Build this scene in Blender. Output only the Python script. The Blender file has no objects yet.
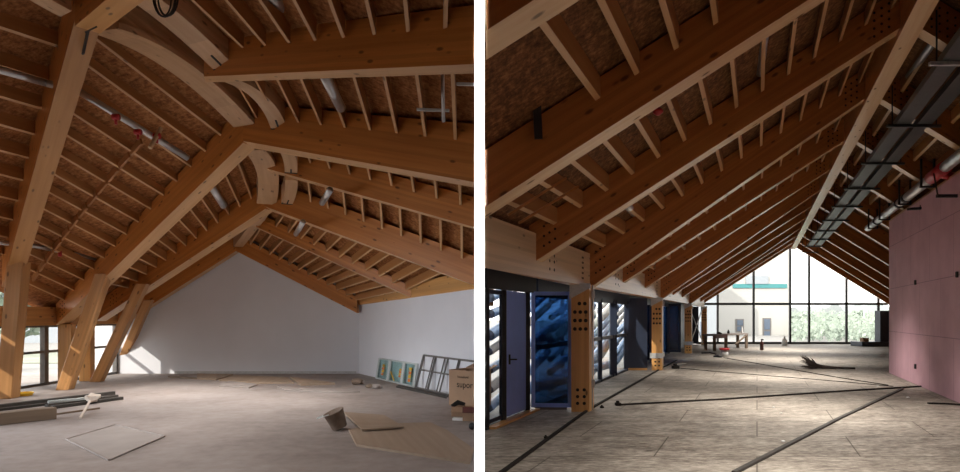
import bpy, bmesh, math, random
from mathutils import Vector, Matrix
random.seed(7)
V = Vector
scene = bpy.context.scene
COL = scene.collection
F, HY, EYE = 620.0, 316.0, 1.7          # focal length in pixels, horizon row, eye height


def P(x, y, Z):
    return V(((x - 480) * Z / F, Z, EYE + (HY - y) * Z / F))


def G(x, y, z=0.0):
    return P(x, y, (EYE - z) * F / (y - HY))


def mix(a, b, t):
    return a + (b - a) * t


# ------------------------------------------------------------------ materials
class NT:
    def __init__(self, name):
        self.m = bpy.data.materials.new(name)
        self.m.use_nodes = True
        self.t = self.m.node_tree
        self.b = self.t.nodes['Principled BSDF']
        self.out = self.t.nodes['Material Output']

    def n(self, typ, **kw):
        nd = self.t.nodes.new(typ)
        for k, v in kw.items():
            if k in nd.inputs.keys() if hasattr(nd.inputs, 'keys') else False:
                nd.inputs[k].default_value = v
            else:
                setattr(nd, k, v)
        return nd

    def l(self, a, b):
        self.t.links.new(a, b)

    def math(self, op, a, b=None, c=None):
        nd = self.t.nodes.new('ShaderNodeMath')
        nd.operation = op
        for i, v in enumerate((a, b, c)):
            if v is None:
                continue
            if isinstance(v, (int, float)):
                nd.inputs[i].default_value = v
            else:
                self.l(v, nd.inputs[i])
        return nd.outputs[0]

    def mixc(self, fac, a, b, mode='MIX'):
        nd = self.t.nodes.new('ShaderNodeMix')
        nd.data_type = 'RGBA'
        nd.blend_type = mode
        for sock, v in ((nd.inputs[0], fac), (nd.inputs[6], a), (nd.inputs[7], b)):
            if isinstance(v, (int, float)):
                sock.default_value = v
            elif isinstance(v, (tuple, list)):
                sock.default_value = (v[0], v[1], v[2], 1)
            else:
                self.l(v, sock)
        return nd.outputs[2]

    def coords(self, scale=(1, 1, 1), rand=True):
        tc = self.n('ShaderNodeTexCoord')
        src = tc.outputs['Object']
        if rand:
            oi = self.n('ShaderNodeObjectInfo')
            r = self.math('MULTIPLY', oi.outputs['Random'], 37.0)
            ad = self.n('ShaderNodeVectorMath', operation='ADD')
            self.l(src, ad.inputs[0])
            self.l(r, ad.inputs[1])
            src = ad.outputs[0]
        mp = self.n('ShaderNodeMapping')
        mp.inputs['Scale'].default_value = scale
        self.l(src, mp.inputs['Vector'])
        return mp.outputs[0]

    def noise(self, vec, scale=1.0, detail=4.0, rough=0.55):
        nd = self.n('ShaderNodeTexNoise')
        nd.inputs['Scale'].default_value = scale
        nd.inputs['Detail'].default_value = detail
        nd.inputs['Roughness'].default_value = rough
        self.l(vec, nd.inputs['Vector'])
        return nd.outputs['Fac']

    def ramp(self, fac, stops):
        nd = self.n('ShaderNodeValToRGB')
        el = nd.color_ramp.elements
        while len(el) < len(stops):
            el.new(0.5)
        for e, (p, c) in zip(el, stops):
            e.position = p
            e.color = (c[0], c[1], c[2], 1)
        self.l(fac, nd.inputs[0])
        return nd.outputs[0]

    def bump(self, h, strength=0.3, dist=0.01):
        nd = self.n('ShaderNodeBump')
        nd.inputs['Strength'].default_value = strength
        nd.inputs['Distance'].default_value = dist
        self.l(h, nd.inputs['Height'])
        self.l(nd.outputs[0], self.b.inputs['Normal'])

    def color(self, c):
        if isinstance(c, (tuple, list)):
            self.b.inputs['Base Color'].default_value = (c[0], c[1], c[2], 1)
        else:
            self.l(c, self.b.inputs['Base Color'])

    def set(self, rough=0.5, metal=0.0, spec=None):
        self.b.inputs['Roughness'].default_value = rough
        self.b.inputs['Metallic'].default_value = metal
        if spec is not None:
            self.b.inputs['Specular IOR Level'].default_value = spec


def wood(name, a, b, knots=True, lam=0.045, rough=0.36, spec=0.5):
    t = NT(name)
    g = t.noise(t.coords((0.5, 11, 11)), 1.0, 5, 0.6)
    col = t.ramp(g, [(0.28, a), (0.72, b)])
    big = t.noise(t.coords((0.35, 1.2, 1.2)), 1.0, 2)
    col = t.mixc(t.math('MULTIPLY', big, 0.35), col, [x * 0.62 for x in a])
    if lam:
        tc = t.n('ShaderNodeTexCoord')
        sx = t.n('ShaderNodeSeparateXYZ')
        t.l(tc.outputs['Object'], sx.inputs[0])
        k = t.math('FLOOR', t.math('DIVIDE', sx.outputs[2], lam))
        oi = t.n('ShaderNodeObjectInfo')
        wn = t.n('ShaderNodeTexWhiteNoise')
        wn.noise_dimensions = '1D'
        t.l(t.math('ADD', k, t.math('MULTIPLY', oi.outputs['Random'], 91)), wn.inputs['W'])
        f = t.math('MULTIPLY_ADD', wn.outputs['Value'], 0.22, 0.89)
        cv = t.n('ShaderNodeCombineColor')
        for i in range(3):
            t.l(f, cv.inputs[i])
        col = t.mixc(1.0, col, cv.outputs[0], 'MULTIPLY')
    if knots:
        vo = t.n('ShaderNodeTexVoronoi')
        vo.inputs['Scale'].default_value = 1.0
        t.l(t.coords((2.6, 6.5, 6.5)), vo.inputs['Vector'])
        kn = t.ramp(vo.outputs['Distance'], [(0.09, (1, 1, 1)), (0.17, (0, 0, 0))])
        col = t.mixc(t.math('MULTIPLY', kn, 0.85), col, [x * 0.25 for x in a])
    t.color(col)
    t.set(rough, 0, spec)
    t.bump(g, 0.08, 0.004)
    return t.m


def osb(name, a, b, c, scale=1.0, rough=0.75):
    t = NT(name)
    co = t.coords((7 * scale, 20 * scale, 20 * scale), False)
    n1 = t.noise(co, 1.0, 6, 0.7)
    co2 = t.coords((18 * scale, 6 * scale, 18 * scale), False)
    n2 = t.noise(co2, 1.0, 5, 0.7)
    m = t.math('MULTIPLY_ADD', n1, 0.6, t.math('MULTIPLY', n2, 0.4))
    t.color(t.ramp(m, [(0.36, a), (0.5, b), (0.64, c)]))
    t.set(rough, 0, 0.2)
    t.bump(m, 0.25, 0.006)
    return t.m


def plain(name, c, rough=0.5, metal=0.0, var=0.12, scale=6.0, spec=None):
    t = NT(name)
    n = t.noise(t.coords((scale,) * 3), 1.0, 4)
    t.color(t.ramp(n, [(0.25, [x * (1 - var) for x in c]), (0.75, [min(1, x * (1 + var)) for x in c])]))
    t.set(rough, metal, spec)
    return t.m


def concrete(name):
    t = NT(name)
    co = t.coords((1, 1, 1), False)
    n1 = t.noise(co, 0.55, 6, 0.62)
    n2 = t.noise(co, 5.5, 6, 0.6)
    m = t.math('MULTIPLY_ADD', n1, 0.65, t.math('MULTIPLY', n2, 0.35))
    col = t.ramp(m, [(0.34, (0.21, 0.175, 0.158)), (0.5, (0.30, 0.258, 0.238)), (0.66, (0.37, 0.328, 0.31))])
    sp = t.noise(t.coords((9, 9, 9), False), 3.0, 3)
    sp = t.ramp(sp, [(0.66, (0, 0, 0)), (0.74, (1, 1, 1))])
    col = t.mixc(t.math('MULTIPLY', sp, 0.35), col, (0.2, 0.17, 0.15))
    t.color(col)
    t.set(0.62, 0, 0.35)
    t.bump(n2, 0.15, 0.006)
    return t.m


SK = 0.4468        # the right-hand hall runs 0.4468 m to the side for each metre deep


def osb_floor(name):
    t = NT(name)
    tc = t.n('ShaderNodeTexCoord')
    sx = t.n('ShaderNodeSeparateXYZ')
    t.l(tc.outputs['Object'], sx.inputs[0])
    u = t.math('SUBTRACT', sx.outputs[0], t.math('MULTIPLY', sx.outputs[1], SK))
    cb = t.n('ShaderNodeCombineXYZ')
    t.l(u, cb.inputs[0])
    t.l(sx.outputs[1], cb.inputs[1])
    vec = cb.outputs[0]

    def ns(scale, s, d=5, r=0.65):
        mp = t.n('ShaderNodeMapping')
        mp.inputs['Scale'].default_value = scale
        t.l(vec, mp.inputs[0])
        return t.noise(mp.outputs[0], s, d, r)
    fine = ns((7, 22, 1), 1.0, 6, 0.72)
    mid = ns((1.6, 3.2, 1), 1.0, 5)
    big = ns((0.28, 0.28, 1), 1.0, 4)
    m = t.math('ADD', t.math('MULTIPLY', fine, 0.5), t.math('ADD', t.math('MULTIPLY', mid, 0.25), t.math('MULTIPLY', big, 0.25)))
    col = t.ramp(m, [(0.40, (0.075, 0.062, 0.052)), (0.49, (0.225, 0.195, 0.163)), (0.585, (0.42, 0.38, 0.325))])
    br = t.n('ShaderNodeTexBrick')
    br.inputs['Scale'].default_value = 1.0
    br.inputs['Brick Width'].default_value = 2.5
    br.inputs['Row Height'].default_value = 1.25
    br.inputs['Mortar Size'].default_value = 0.010
    br.inputs['Mortar Smooth'].default_value = 0.0
    t.l(vec, br.inputs['Vector'])
    col = t.mixc(t.math('MULTIPLY', br.outputs['Fac'], 0.75), col, (0.05, 0.04, 0.03))
    t.color(col)
    t.set(0.6, 0, 0.3)
    t.bump(fine, 0.2, 0.006)
    return t.m


def pink_board(name):
    t = NT(name)
    co = t.coords((1, 1, 1), False)
    n = t.noise(co, 1.3, 5)
    n2 = t.noise(t.coords((14, 14, 14), False), 1.0, 3)
    col = t.ramp(n, [(0.3, (0.54, 0.31, 0.37)), (0.7, (0.66, 0.40, 0.465))])
    sp = t.ramp(n2, [(0.68, (0, 0, 0)), (0.76, (1, 1, 1))])
    col = t.mixc(t.math('MULTIPLY', sp, 0.35), col, (0.25, 0.1, 0.14))
    mp = t.n('ShaderNodeMapping')
    mp.inputs['Rotation'].default_value = (math.radians(-90), 0, 0)
    tc = t.n('ShaderNodeTexCoord')
    sx = t.n('ShaderNodeSeparateXYZ')
    t.l(tc.outputs['Object'], sx.inputs[0])
    cb = t.n('ShaderNodeCombineXYZ')
    t.l(sx.outputs[0], cb.inputs[0])
    t.l(sx.outputs[2], cb.inputs[1])
    br = t.n('ShaderNodeTexBrick')
    br.inputs['Scale'].default_value = 1.0
    br.inputs['Brick Width'].default_value = 1.9
    br.inputs['Row Height'].default_value = 1.25
    br.inputs['Mortar Size'].default_value = 0.006
    br.inputs['Mortar Smooth'].default_value = 0.0
    t.l(cb.outputs[0], br.inputs['Vector'])
    col = t.mixc(t.math('MULTIPLY', br.outputs['Fac'], 0.7), col, (0.12, 0.05, 0.07))
    t.color(col)
    t.set(0.6, 0, 0.3)
    return t.m


def glass(name, tint=(1, 1, 1), gloss=0.02):
    t = NT(name)
    tr = t.n('ShaderNodeBsdfTransparent')
    tr.inputs[0].default_value = (*tint, 1)
    gl = t.n('ShaderNodeBsdfGlossy')
    gl.inputs['Roughness'].default_value = gloss
    lw = t.n('ShaderNodeLayerWeight')
    fr = t.math('MULTIPLY_ADD', t.math('POWER', lw.outputs['Facing'], 5.0), 0.5, 0.03)
    mx = t.n('ShaderNodeMixShader')
    t.l(fr, mx.inputs[0])
    t.l(tr.outputs[0], mx.inputs[1])
    t.l(gl.outputs[0], mx.inputs[2])
    t.l(mx.outputs[0], t.out.inputs[0])
    return t.m


M = {}
M['glulam'] = wood('glulam_timber', (0.38, 0.122, 0.028), (0.54, 0.215, 0.056))
M['glulam_pale'] = wood('pale_glulam', (0.52, 0.31, 0.16), (0.66, 0.43, 0.25))
M['lit_underside'] = wood('lit_underside_wood', (0.62, 0.375, 0.18), (0.77, 0.53, 0.30), lam=0, rough=0.27)  # pale tone paints bounced floor light onto rafter and ridge undersides
M['joist_lit_underside'] = wood('joist_lit_edge', (0.52, 0.28, 0.115), (0.66, 0.40, 0.19), lam=0)  # right-hall joist undersides, bounced light put into the tone
M['lit_underside_warm'] = wood('lit_underside_wood_warm', (0.58, 0.33, 0.15), (0.72, 0.46, 0.24), lam=0)  # left-hall undersides, bounced light painted in likewise
M['glulam_left'] = wood('glulam_timber_warm', (0.47, 0.165, 0.034), (0.65, 0.27, 0.068))
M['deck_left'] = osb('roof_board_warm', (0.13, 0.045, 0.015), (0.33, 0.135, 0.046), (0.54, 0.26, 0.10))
M['joist'] = wood('joist_softwood', (0.37, 0.155, 0.05), (0.49, 0.23, 0.08), knots=False, lam=0)
M['post'] = wood('post_timber', (0.58, 0.29, 0.09), (0.72, 0.41, 0.155))
M['header'] = wood('header_timber', (0.58, 0.41, 0.24), (0.74, 0.56, 0.36))
M['strut'] = wood('strut_timber', (0.48, 0.23, 0.082), (0.62, 0.335, 0.13))
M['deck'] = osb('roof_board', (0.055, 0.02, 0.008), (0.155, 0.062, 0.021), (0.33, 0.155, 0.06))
M['concrete'] = concrete('concrete_screed')
M['osb_floor'] = osb_floor('strand_board_floor')
M['plaster'] = plain('white_plaster', (0.74, 0.76, 0.81), 0.85, var=0.03, scale=1.2, spec=0.2)
M['partition'] = plain('white_paint', (0.93, 0.93, 0.93), 0.8, var=0.005, scale=1, spec=0.2)
M['shell'] = plain('bare_board', (0.30, 0.17, 0.10), 0.9, var=0.1, scale=2)
M['pink'] = pink_board('pink_insulation')
M['navy'] = plain('navy_powder_coat', (0.025, 0.036, 0.065), 0.45, var=0.08)
M['navy_light'] = plain('blue_coat', (0.29, 0.43, 0.95), 0.4, var=0.06)
M['black'] = plain('black_metal', (0.018, 0.018, 0.02), 0.5, var=0.1)
M['dark'] = plain('dark_rubber', (0.02, 0.017, 0.015), 0.85, var=0.2, spec=.15)
M['hole'] = plain('bolt_recess', (0.012, 0.008, 0.006), 0.8, var=0.1)
M['steel'] = plain('galvanised_steel', (0.55, 0.56, 0.57), 0.32, 0.85, var=0.12, scale=14)
M['zinc'] = plain('zinc_plate', (0.50, 0.51, 0.51), 0.55, 0.3, var=0.15, scale=18)
M['tray'] = plain('tray_steel', (0.075, 0.085, 0.085), 0.4, 0.5, var=0.15)
M['red'] = plain('red_paint', (0.42, 0.02, 0.025), 0.4, var=0.1)
M['cardboard'] = plain('cardboard', (0.33, 0.205, 0.125), 0.8, var=0.08, scale=4)
M['board'] = wood('ply_sheet', (0.31, 0.225, 0.16), (0.39, 0.295, 0.215), knots=False, lam=0, rough=0.7)
M['greyboard'] = plain('grey_sheet', (0.30, 0.262, 0.24), 0.75, var=0.1, scale=3)
M['oldwood'] = wood('weathered_wood', (0.16, 0.115, 0.08), (0.26, 0.19, 0.135), knots=False, lam=0, rough=0.75)
M['rail'] = plain('grey_profile', (0.06, 0.055, 0.05), 0.65, 0.1, var=0.25, scale=9, spec=.3)
M['yellow'] = plain('yellow_tape', (0.75, 0.45, 0.02), 0.5, var=0.1)
M['orange'] = plain('orange_label', (0.75, 0.2, 0.04), 0.6, var=0.1)
M['white'] = plain('white_plastic', (0.8, 0.8, 0.8), 0.5, var=0.03)
M['paper'] = plain('crumpled_paper', (0.55, 0.47, 0.40), 0.8, var=0.1)
M['alu'] = plain('pale_aluminium', (0.52, 0.57, 0.57), 0.5, 0.1, var=0.06)
M['studgrey'] = plain('grey_stud', (0.15, 0.14, 0.135), 0.5, 0.2, var=0.2)
M['glass'] = glass('clear_glass')
M['glass_green'] = glass('green_glass', (0.78, 0.88, 0.87))
M['glass_blue'] = glass('blue_glass', (0.10, 0.19, 0.32))
M['tubes'] = plain('pale_blue_plastic', (0.20, 0.33, 0.54), 0.35, var=0.3, scale=2)
M['facade'] = plain('white_render', (0.42, 0.415, 0.395), 0.8, var=0.02, scale=.5)
M['grey_facade'] = plain('grey_render', (0.30, 0.33, 0.36), 0.8, var=0.04, scale=.5)
M['teal'] = plain('teal_paint', (0.05, 0.22, 0.23), 0.6, var=0.04)
M['window_blue'] = plain('blue_grey_pane', (0.10, 0.13, 0.18), 0.25, var=0.15)
M['grass'] = plain('meadow', (0.24, 0.26, 0.21), 0.9, var=0.3, scale=0.8)
M['leaf'] = plain('pale_leaf', (0.27, 0.325, 0.27), 0.8, var=0.08, scale=1.5)
M['hill'] = plain('hazy_hill', (0.24, 0.265, 0.265), 0.9, var=0.06, scale=.05)
M['pave'] = plain('paving', (0.25, 0.245, 0.235), 0.8, var=0.1, scale=1)
M['bag'] = plain('brown_bucket', (0.19, 0.135, 0.10), 0.7, var=0.25, scale=12)
M['broom'] = plain('dry_twigs', (0.035, 0.024, 0.018), 0.9, var=0.3, scale=20)
M['bottle'] = plain('milky_plastic', (0.72, 0.74, 0.74), 0.35, var=0.03)
M['maroon'] = plain('maroon_paint', (0.10, 0.03, 0.025), 0.5, var=0.1)


# ------------------------------------------------------------------ builders
def wm(o):
    m = o.matrix_basis.copy()
    if o.parent is not None:
        m = wm(o.parent) @ o.matrix_parent_inverse @ m
    return m


def link(o, parent=None):
    COL.objects.link(o)
    if parent is not None:
        o.parent = parent
        o.matrix_parent_inverse = wm(parent).inverted()
    return o


def tag(o, label, cat, group=None, kind='thing'):
    o['label'] = label
    o['category'] = cat
    o['kind'] = kind
    if group:
        o['group'] = group
    return o


def struct(o, label=None):
    o['kind'] = 'structure'
    if label:
        o['label'] = label
    return o


def empty(name, loc, label=None, cat=None, group=None):
    o = bpy.data.objects.new(name, None)
    o.matrix_basis = Matrix.Translation(loc)
    o.empty_display_size = 0.1
    COL.objects.link(o)
    if label:
        tag(o, label, cat, group)
    return o


def mesh(name, vs, fs, mats, parent=None, mat=None, mi=None, smooth=False, bevel=0):
    """Link a mesh object; vs are world positions, mat its world matrix."""
    mat = mat or Matrix.Identity(4)
    inv = mat.inverted()
    me = bpy.data.meshes.new(name)
    me.from_pydata([inv @ V(v) for v in vs], [], fs)
    if not isinstance(mats, (list, tuple)):
        mats = [mats]
    for m in mats:
        me.materials.append(m)
    if mi:
        for p, i in zip(me.polygons, mi):
            p.material_index = i
    bm = bmesh.new()
    bm.from_mesh(me)
    bmesh.ops.recalc_face_normals(bm, faces=bm.faces)
    bm.to_mesh(me)
    bm.free()
    if smooth:
        for p in me.polygons:
            p.use_smooth = True
    o = bpy.data.objects.new(name, me)
    link(o, parent)
    # world matrix -> basis
    if parent is not None:
        o.matrix_basis = mat
    else:
        o.matrix_basis = mat
    if bevel:
        b = o.modifiers.new('edge', 'BEVEL')
        b.width = bevel
        b.segments = 1
        b.limit_method = 'ANGLE'
    return o


HEXF = [(0, 1, 2, 3), (7, 6, 5, 4), (0, 4, 5, 1), (1, 5, 6, 2), (2, 6, 7, 3), (3, 7, 4, 0)]


def frame_of(o, x, yref):
    x = x.normalized()
    z = x.cross(yref)
    if z.length < 1e-6:
        z = x.orthogonal()
    z.normalize()
    if z.z < 0:
        z = -z
    y = z.cross(x)
    m = Matrix((x, y, z)).transposed().to_4x4()
    m.translation = o
    return m


class MB:
    """Collects shapes that become one mesh."""

    def __init__(s):
        s.v, s.f, s.mi, s.sm = [], [], [], []

    def add(s, vs, fs, i=0):
        b = len(s.v)
        s.v += [V(v) for v in vs]
        s.f += [tuple(b + k for k in f) for f in fs]
        s.mi += [i] * len(fs)
        return s

    def hexa(s, q, e, i=0):
        e2 = e if isinstance(e, (list, tuple)) else [e] * 4
        return s.add([V(p) for p in q] + [V(p) + V(d) for p, d in zip(q, e2)], HEXF, i)

    def box(s, lo, hi, i=0):
        x0, y0, z0 = lo
        x1, y1, z1 = hi
        return s.hexa([(x0, y0, z0), (x1, y0, z0), (x1, y0, z1), (x0, y0, z1)], V((0, y1 - y0, 0)), i)

    def bar(s, p0, p1, w, h, up=(0, 0, 1), i=0):
        p0, p1, up = V(p0), V(p1), V(up)
        d = (p1 - p0).normalized()
        n = d.cross(up)
        if n.length < 1e-5:
            n = d.cross(V((0, 1, 0)))
        n.normalize()
        u = n.cross(d).normalized()
        a, b = n * w / 2, u * h / 2
        return s.hexa([p0 - a - b, p1 - a - b, p1 - a + b, p0 - a + b], a * 2, i)

    def tube(s, pts, r, n=10, i=0, caps=True):
        pts = [V(p) for p in pts]
        rs = r if isinstance(r, (list, tuple)) else [r] * len(pts)
        b = len(s.v)
        ref = None
        for k, p in enumerate(pts):
            d = (pts[min(k + 1, len(pts) - 1)] - pts[max(k - 1, 0)]).normalized()
            if ref is None:
                ref = d.orthogonal().normalized()
            ref = (ref - d * ref.dot(d))
            ref = ref.normalized() if ref.length > 1e-6 else d.orthogonal().normalized()
            c = d.cross(ref)
            for j in range(n):
                a = 2 * math.pi * j / n
                s.v.append(p + (ref * math.cos(a) + c * math.sin(a)) * rs[k])
        for k in range(len(pts) - 1):
            for j in range(n):
                s.f.append((b + k * n + j, b + k * n + (j + 1) % n, b + (k + 1) * n + (j + 1) % n, b + (k + 1) * n + j))
                s.mi.append(i)
        if caps:
            s.f.append(tuple(b + j for j in range(n)))
            s.f.append(tuple(b + (len(pts) - 1) * n + j for j in range(n)))
            s.mi += [i, i]
        return s

    def lathe(s, c, prof, n=20, i=0, axis=None):
        c = V(c)
        az = V(axis or (0, 0, 1)).normalized()
        ax = az.orthogonal().normalized()
        ay = az.cross(ax)
        b = len(s.v)
        for r, z in prof:
            for j in range(n):
                a = 2 * math.pi * j / n
                s.v.append(c + az * z + (ax * math.cos(a) + ay * math.sin(a)) * r)
        for k in range(len(prof) - 1):
            for j in range(n):
                s.f.append((b + k * n + j, b + k * n + (j + 1) % n, b + (k + 1) * n + (j + 1) % n, b + (k + 1) * n + j))
                s.mi.append(i)
        return s

    def disc(s, c, nrm, r, t=0.004, n=10, i=0):
        c, nrm = V(c), V(nrm).normalized()
        return s.tube([c, c + nrm * t], r, n, i)

    def build(s, name, mats, parent=None, mat=None, smooth=False, bevel=0):
        return mesh(name, s.v, s.f, mats, parent, mat, s.mi, smooth, bevel)


def hexa_obj(name, q, e, mats, parent=None, bevel=0.006, extra=None, under=None):
    """A beam-like block: near quad q (bl, br, tr, tl) pushed back by e; local X runs along it."""
    q = [V(p) for p in q]
    m = frame_of(q[0], q[1] - q[0], V(e if not isinstance(e, (list, tuple)) or isinstance(e[0], (int, float)) else e[0]))
    b = MB()
    b.hexa(q, e)
    if under is not None:
        b.mi[2] = under          # underside face; on rafters and joists its colour has bounced light painted in
    if extra:
        extra(b)
    return b.build(name, mats, parent, m, bevel=bevel)


ORD = 'zeroth first second third fourth fifth sixth seventh eighth ninth tenth eleventh twelfth thirteenth fourteenth fifteenth sixteenth seventeenth eighteenth nineteenth twentieth'.split()


def nth(i):
    return ORD[i] if i < len(ORD) else '%dth' % i


def pix(p):
    return 480 + F * p.x / p.y, HY - F * (p.z - EYE) / p.y


# ================================================================= LEFT HALL
def face_dots(b, q, us, vs, r, i=1):
    """Dark plugged bolt holes on the near face of a beam."""
    n = (q[1] - q[0]).cross(q[3] - q[0]).normalized()
    if n.y > 0:
        n = -n
    for u in us:
        for v in vs:
            c = mix(mix(q[0], q[1], u), mix(q[3], q[2], u), v)
            b.disc(c - n * 0.002, n, r, 0.006, 8, i)


RAF = {}


def rafter(key, bl, tl, Zl, br, tr, Zr, w, label, dots=None, name='roof_rafter', mat='glulam_left', low='lit_underside_warm'):
    """bl/tl: pixels of the near face's lower and upper corner at the left end, br/tr the right end."""
    q = [P(*bl, Zl), P(*br, Zr), P(*tr, Zr), P(*tl, Zl)]
    # the upper corners stand straight above the lower ones
    q[3] = V((q[0].x, q[0].y, q[3].z))
    q[2] = V((q[1].x, q[1].y, q[2].z))
    d = q[1] - q[0]
    d.z = 0
    n = V((-d.y, d.x, 0)).normalized()
    if n.y < 0:
        n = -n
    e = n * w
    if key in ('15R', '2R', '25R', '3R', '35R'):
        e = V((-.33, .94, 0)) * w
    ee = e
    if key in ('15R', '2R', '25R', '3R'):
        e1 = V((0, .94 * w, 0))
        ee = [e, e1, e1, e]
    ex = (lambda b: face_dots(b, q, *dots)) if dots else None
    o = hexa_obj(name, q, ee, [M[mat], M['hole'], M[low]], extra=ex, bevel=0, under=2)
    if label:
        tag(o, label, 'rafter', 'main rafters of the left hall' if w > 0.27 else 'slim rafters of the left hall')
    RAF[key] = (q, e)
    return o


rafter('1L', (2, 287), (2, 252), 12.95, (75, 20), (75, -37), 8.3, 0.30, 'broad timber rafter descending steeply at the far left, nearest of the left slope', low='strut')
rafter('2L', (56, 325), (56, 304), 15.35, (243, 143), (243, 105), 11.34, 0.30, 'long timber rafter rising from the window wall to the middle ridge joint', ([.03, .045, .06], [.2, .4, .6, .8], .017))
rafter('3L', (96, 321), (96, 303), 16.95, (265, 209), (265, 180), 14.26, 0.28, 'timber rafter of the left slope one before the white gable wall', ([.10, .12, .14], [.3, .5, .7], .016))
rafter('4L', (118, 326), (118, 311), 17.95, (236, 251), (236, 234), 17.95, 0.28, 'timber rafter lying along the left edge of the white gable wall')
rafter('1R', (75, 26), (75, -37), 8.3, (260, -130), (260, -200), 5.2, 0.30, 'orange timber rafter crossing the upper left corner beside the cable loop', low='post')
rafter('15R', (204, 76.5), (204, 38), 9.6, (474, 64), (474, 5), 6.3, 0.26, 'uppermost of the long rafters reaching the white partition, almost level')
rafter('2R', (243, 141), (243, 103), 11.34, (474, 182), (474, 124), 8.7, 0.40, 'thick timber rafter running from the middle ridge joint to the white partition')
rafter('25R', (258, 166), (258, 138), 12.75, (474, 227), (474, 197), 10.7, 0.262, 'timber rafter below the thick middle one on the right slope')
rafter('3R', (264, 206), (264, 178), 14.26, (474, 285), (474, 256), 12.25, 0.36, 'timber rafter meeting the partition just above the right white wall')
rafter('35R', (250, 224), (250, 209), 16.1, (411, 297), (411, 286), 15.05, 0.24, 'slim rafter ending on the eaves beam of the right white wall')
rafter('4R', (236, 251), (236, 234), 17.95, (357, 313), (357, 297), 17.95, 0.28, 'timber rafter lying along the right edge of the white gable wall')


def top_line(key, near=False):
    """Left and right ends of a rafter's top, on its centre line."""
    q, e = RAF[key]
    return q[3] + e * 0.5, q[2] + e * 0.5


# off-frame frames that carry the roof on to the near end of the hall
zeroL = (V((-11.4, 11.2, 2.6)), V((-6.9, 6.3, 6.35)))
lines_l = [(V((-12.0, -4, 3.0)), V((-8.2, -4, 6.3))), zeroL, top_line('1L'), top_line('2L'), top_line('3L'), top_line('4L')]
lines_r = [(V((-8.2, -4, 6.3)), V((-0.1, -4, 5.4))), (V((-6.9, 6.3, 6.35)), V((-0.1, 0.2, 5.4))),
           (top_line('1R')[0], mix(*top_line('1R'), 1.55)), top_line('15R'), top_line('2R'), top_line('25R'), top_line('3R'), top_line('35R'), top_line('4R')]
# the left slope reaches past the window wall
ll = []
for a, b in lines_l:
    d = a - b
    k = (-11.0 - b.x) / d.x if a.x > -11 else 1.0
    ll.append((b + d * k, b))
lx = []
rd = [ll[0][1], ll[1][1], ll[2][1], mix(ll[2][1], ll[3][1], .5), ll[3][1], mix(ll[3][1], ll[4][1], .5), ll[4][1], mix(ll[4][1], ll[5][1], .5), ll[5][1]]
for k, (a, b) in enumerate(lines_r):
    if k < 7:
        b = mix(a, b, (-0.037 - a.x) / (b.x - a.x))
    else:
        b = mix(a, b, 1.12)
    lx.append((rd[k], b))
def carry(L):
    a, b = L[-1]
    return L + [(a + V((0, .6, 0)), b + V((0, .6, 0)))]
cb = MB()
for L in (carry(ll), carry(lx)):
    for (a, b), (c, d) in zip(L, L[1:]):
        for k in range(6):
            u0, u1 = k / 6, (k + 1) / 6
            pts = [mix(a, b, u0), mix(a, b, u1), mix(c, d, u1), mix(c, d, u0)]
            pts = [p + V((0, 0, 0.06)) for p in pts]
            cb.hexa(pts, V((0, 0, 0.03)))
# the last strip runs on above the gable wall
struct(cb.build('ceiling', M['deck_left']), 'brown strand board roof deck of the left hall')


def joist_bay(L0, L1, us, h, t, where, hall, v0=0.0, v1=1.0):
    """Joists spanning between two rafter top lines, flush under the deck."""
    made = []
    for u in us:
        a, b = mix(*L0, u), mix(*L1, u)
        kk = .135 / (b - a).length
        a, b = mix(a, b, kk), mix(a, b, 1 - kk)
        du = (mix(*L0, u + 0.01) - mix(*L0, u)).normalized() * t
        drop = V((0, 0, -h))
        q = [a + drop, b + drop, b, a]
        o = hexa_obj('roof_joist', q, du, [M['joist'], M['lit_underside_warm']], bevel=0, under=1)
        made.append((o, (a + b) / 2))
    made = [(o, pix(c)) for o, c in made]
    made.sort(key=lambda t: t[1][0])
    for k, (o, c) in enumerate(made):
        tag(o, 'pale roof joist, %s from left %s' % (nth(k + 1), where), 'joist', 'roof joists %s' % where)
    return [o for o, c in made]


def fr(n, a=0.0, b=1.0):
    return [a + (b - a) * (k + 0.5) / n for k in range(n)]


T = {k: top_line(k) for k in RAF}
joist_bay(zeroL, (ll[2][0], T['1L'][1]), [0.22, .29, .36, .43, .5, .57, .64, .71, .78, .86, .94], 0.2, 0.05, 'left of the broad steep rafter', 'left')
joist_bay(ll[2], ll[3], fr(15, 0.10, 1.0), 0.15, 0.05, 'between the broad steep rafter and the long middle rafter', 'left')
joist_bay(ll[3], ll[4], fr(14, 0.25, 1.0), 0.2, 0.05, 'between the second and third left rafters', 'left')
joist_bay(lines_r[2], lines_r[3], fr(9, 0.08, 0.98), 0.26, 0.06, 'above the uppermost level rafter', 'left')
joist_bay(T['15R'], T['2R'], fr(9, 0.03, 1.0), 0.26, 0.06, 'between the level rafter and the thick rafter', 'left')
joist_bay(T['2R'], T['25R'], fr(10, 0.04, 1.0), 0.24, 0.05, 'just below the thick middle rafter', 'left')
joist_bay(T['25R'], T['3R'], fr(11, 0.03, 1.0), 0.2, 0.05, 'above the rafter that meets the right wall', 'left')
joist_bay(T['3R'], T['35R'], fr(12, 0.04, 1.0), 0.18, 0.05, 'above the slim rafter on the eaves beam', 'left')
joist_bay(T['35R'], T['4R'], fr(12, 0.05, 1.0), 0.16, 0.05, 'next to the white gable wall', 'left')

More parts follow.
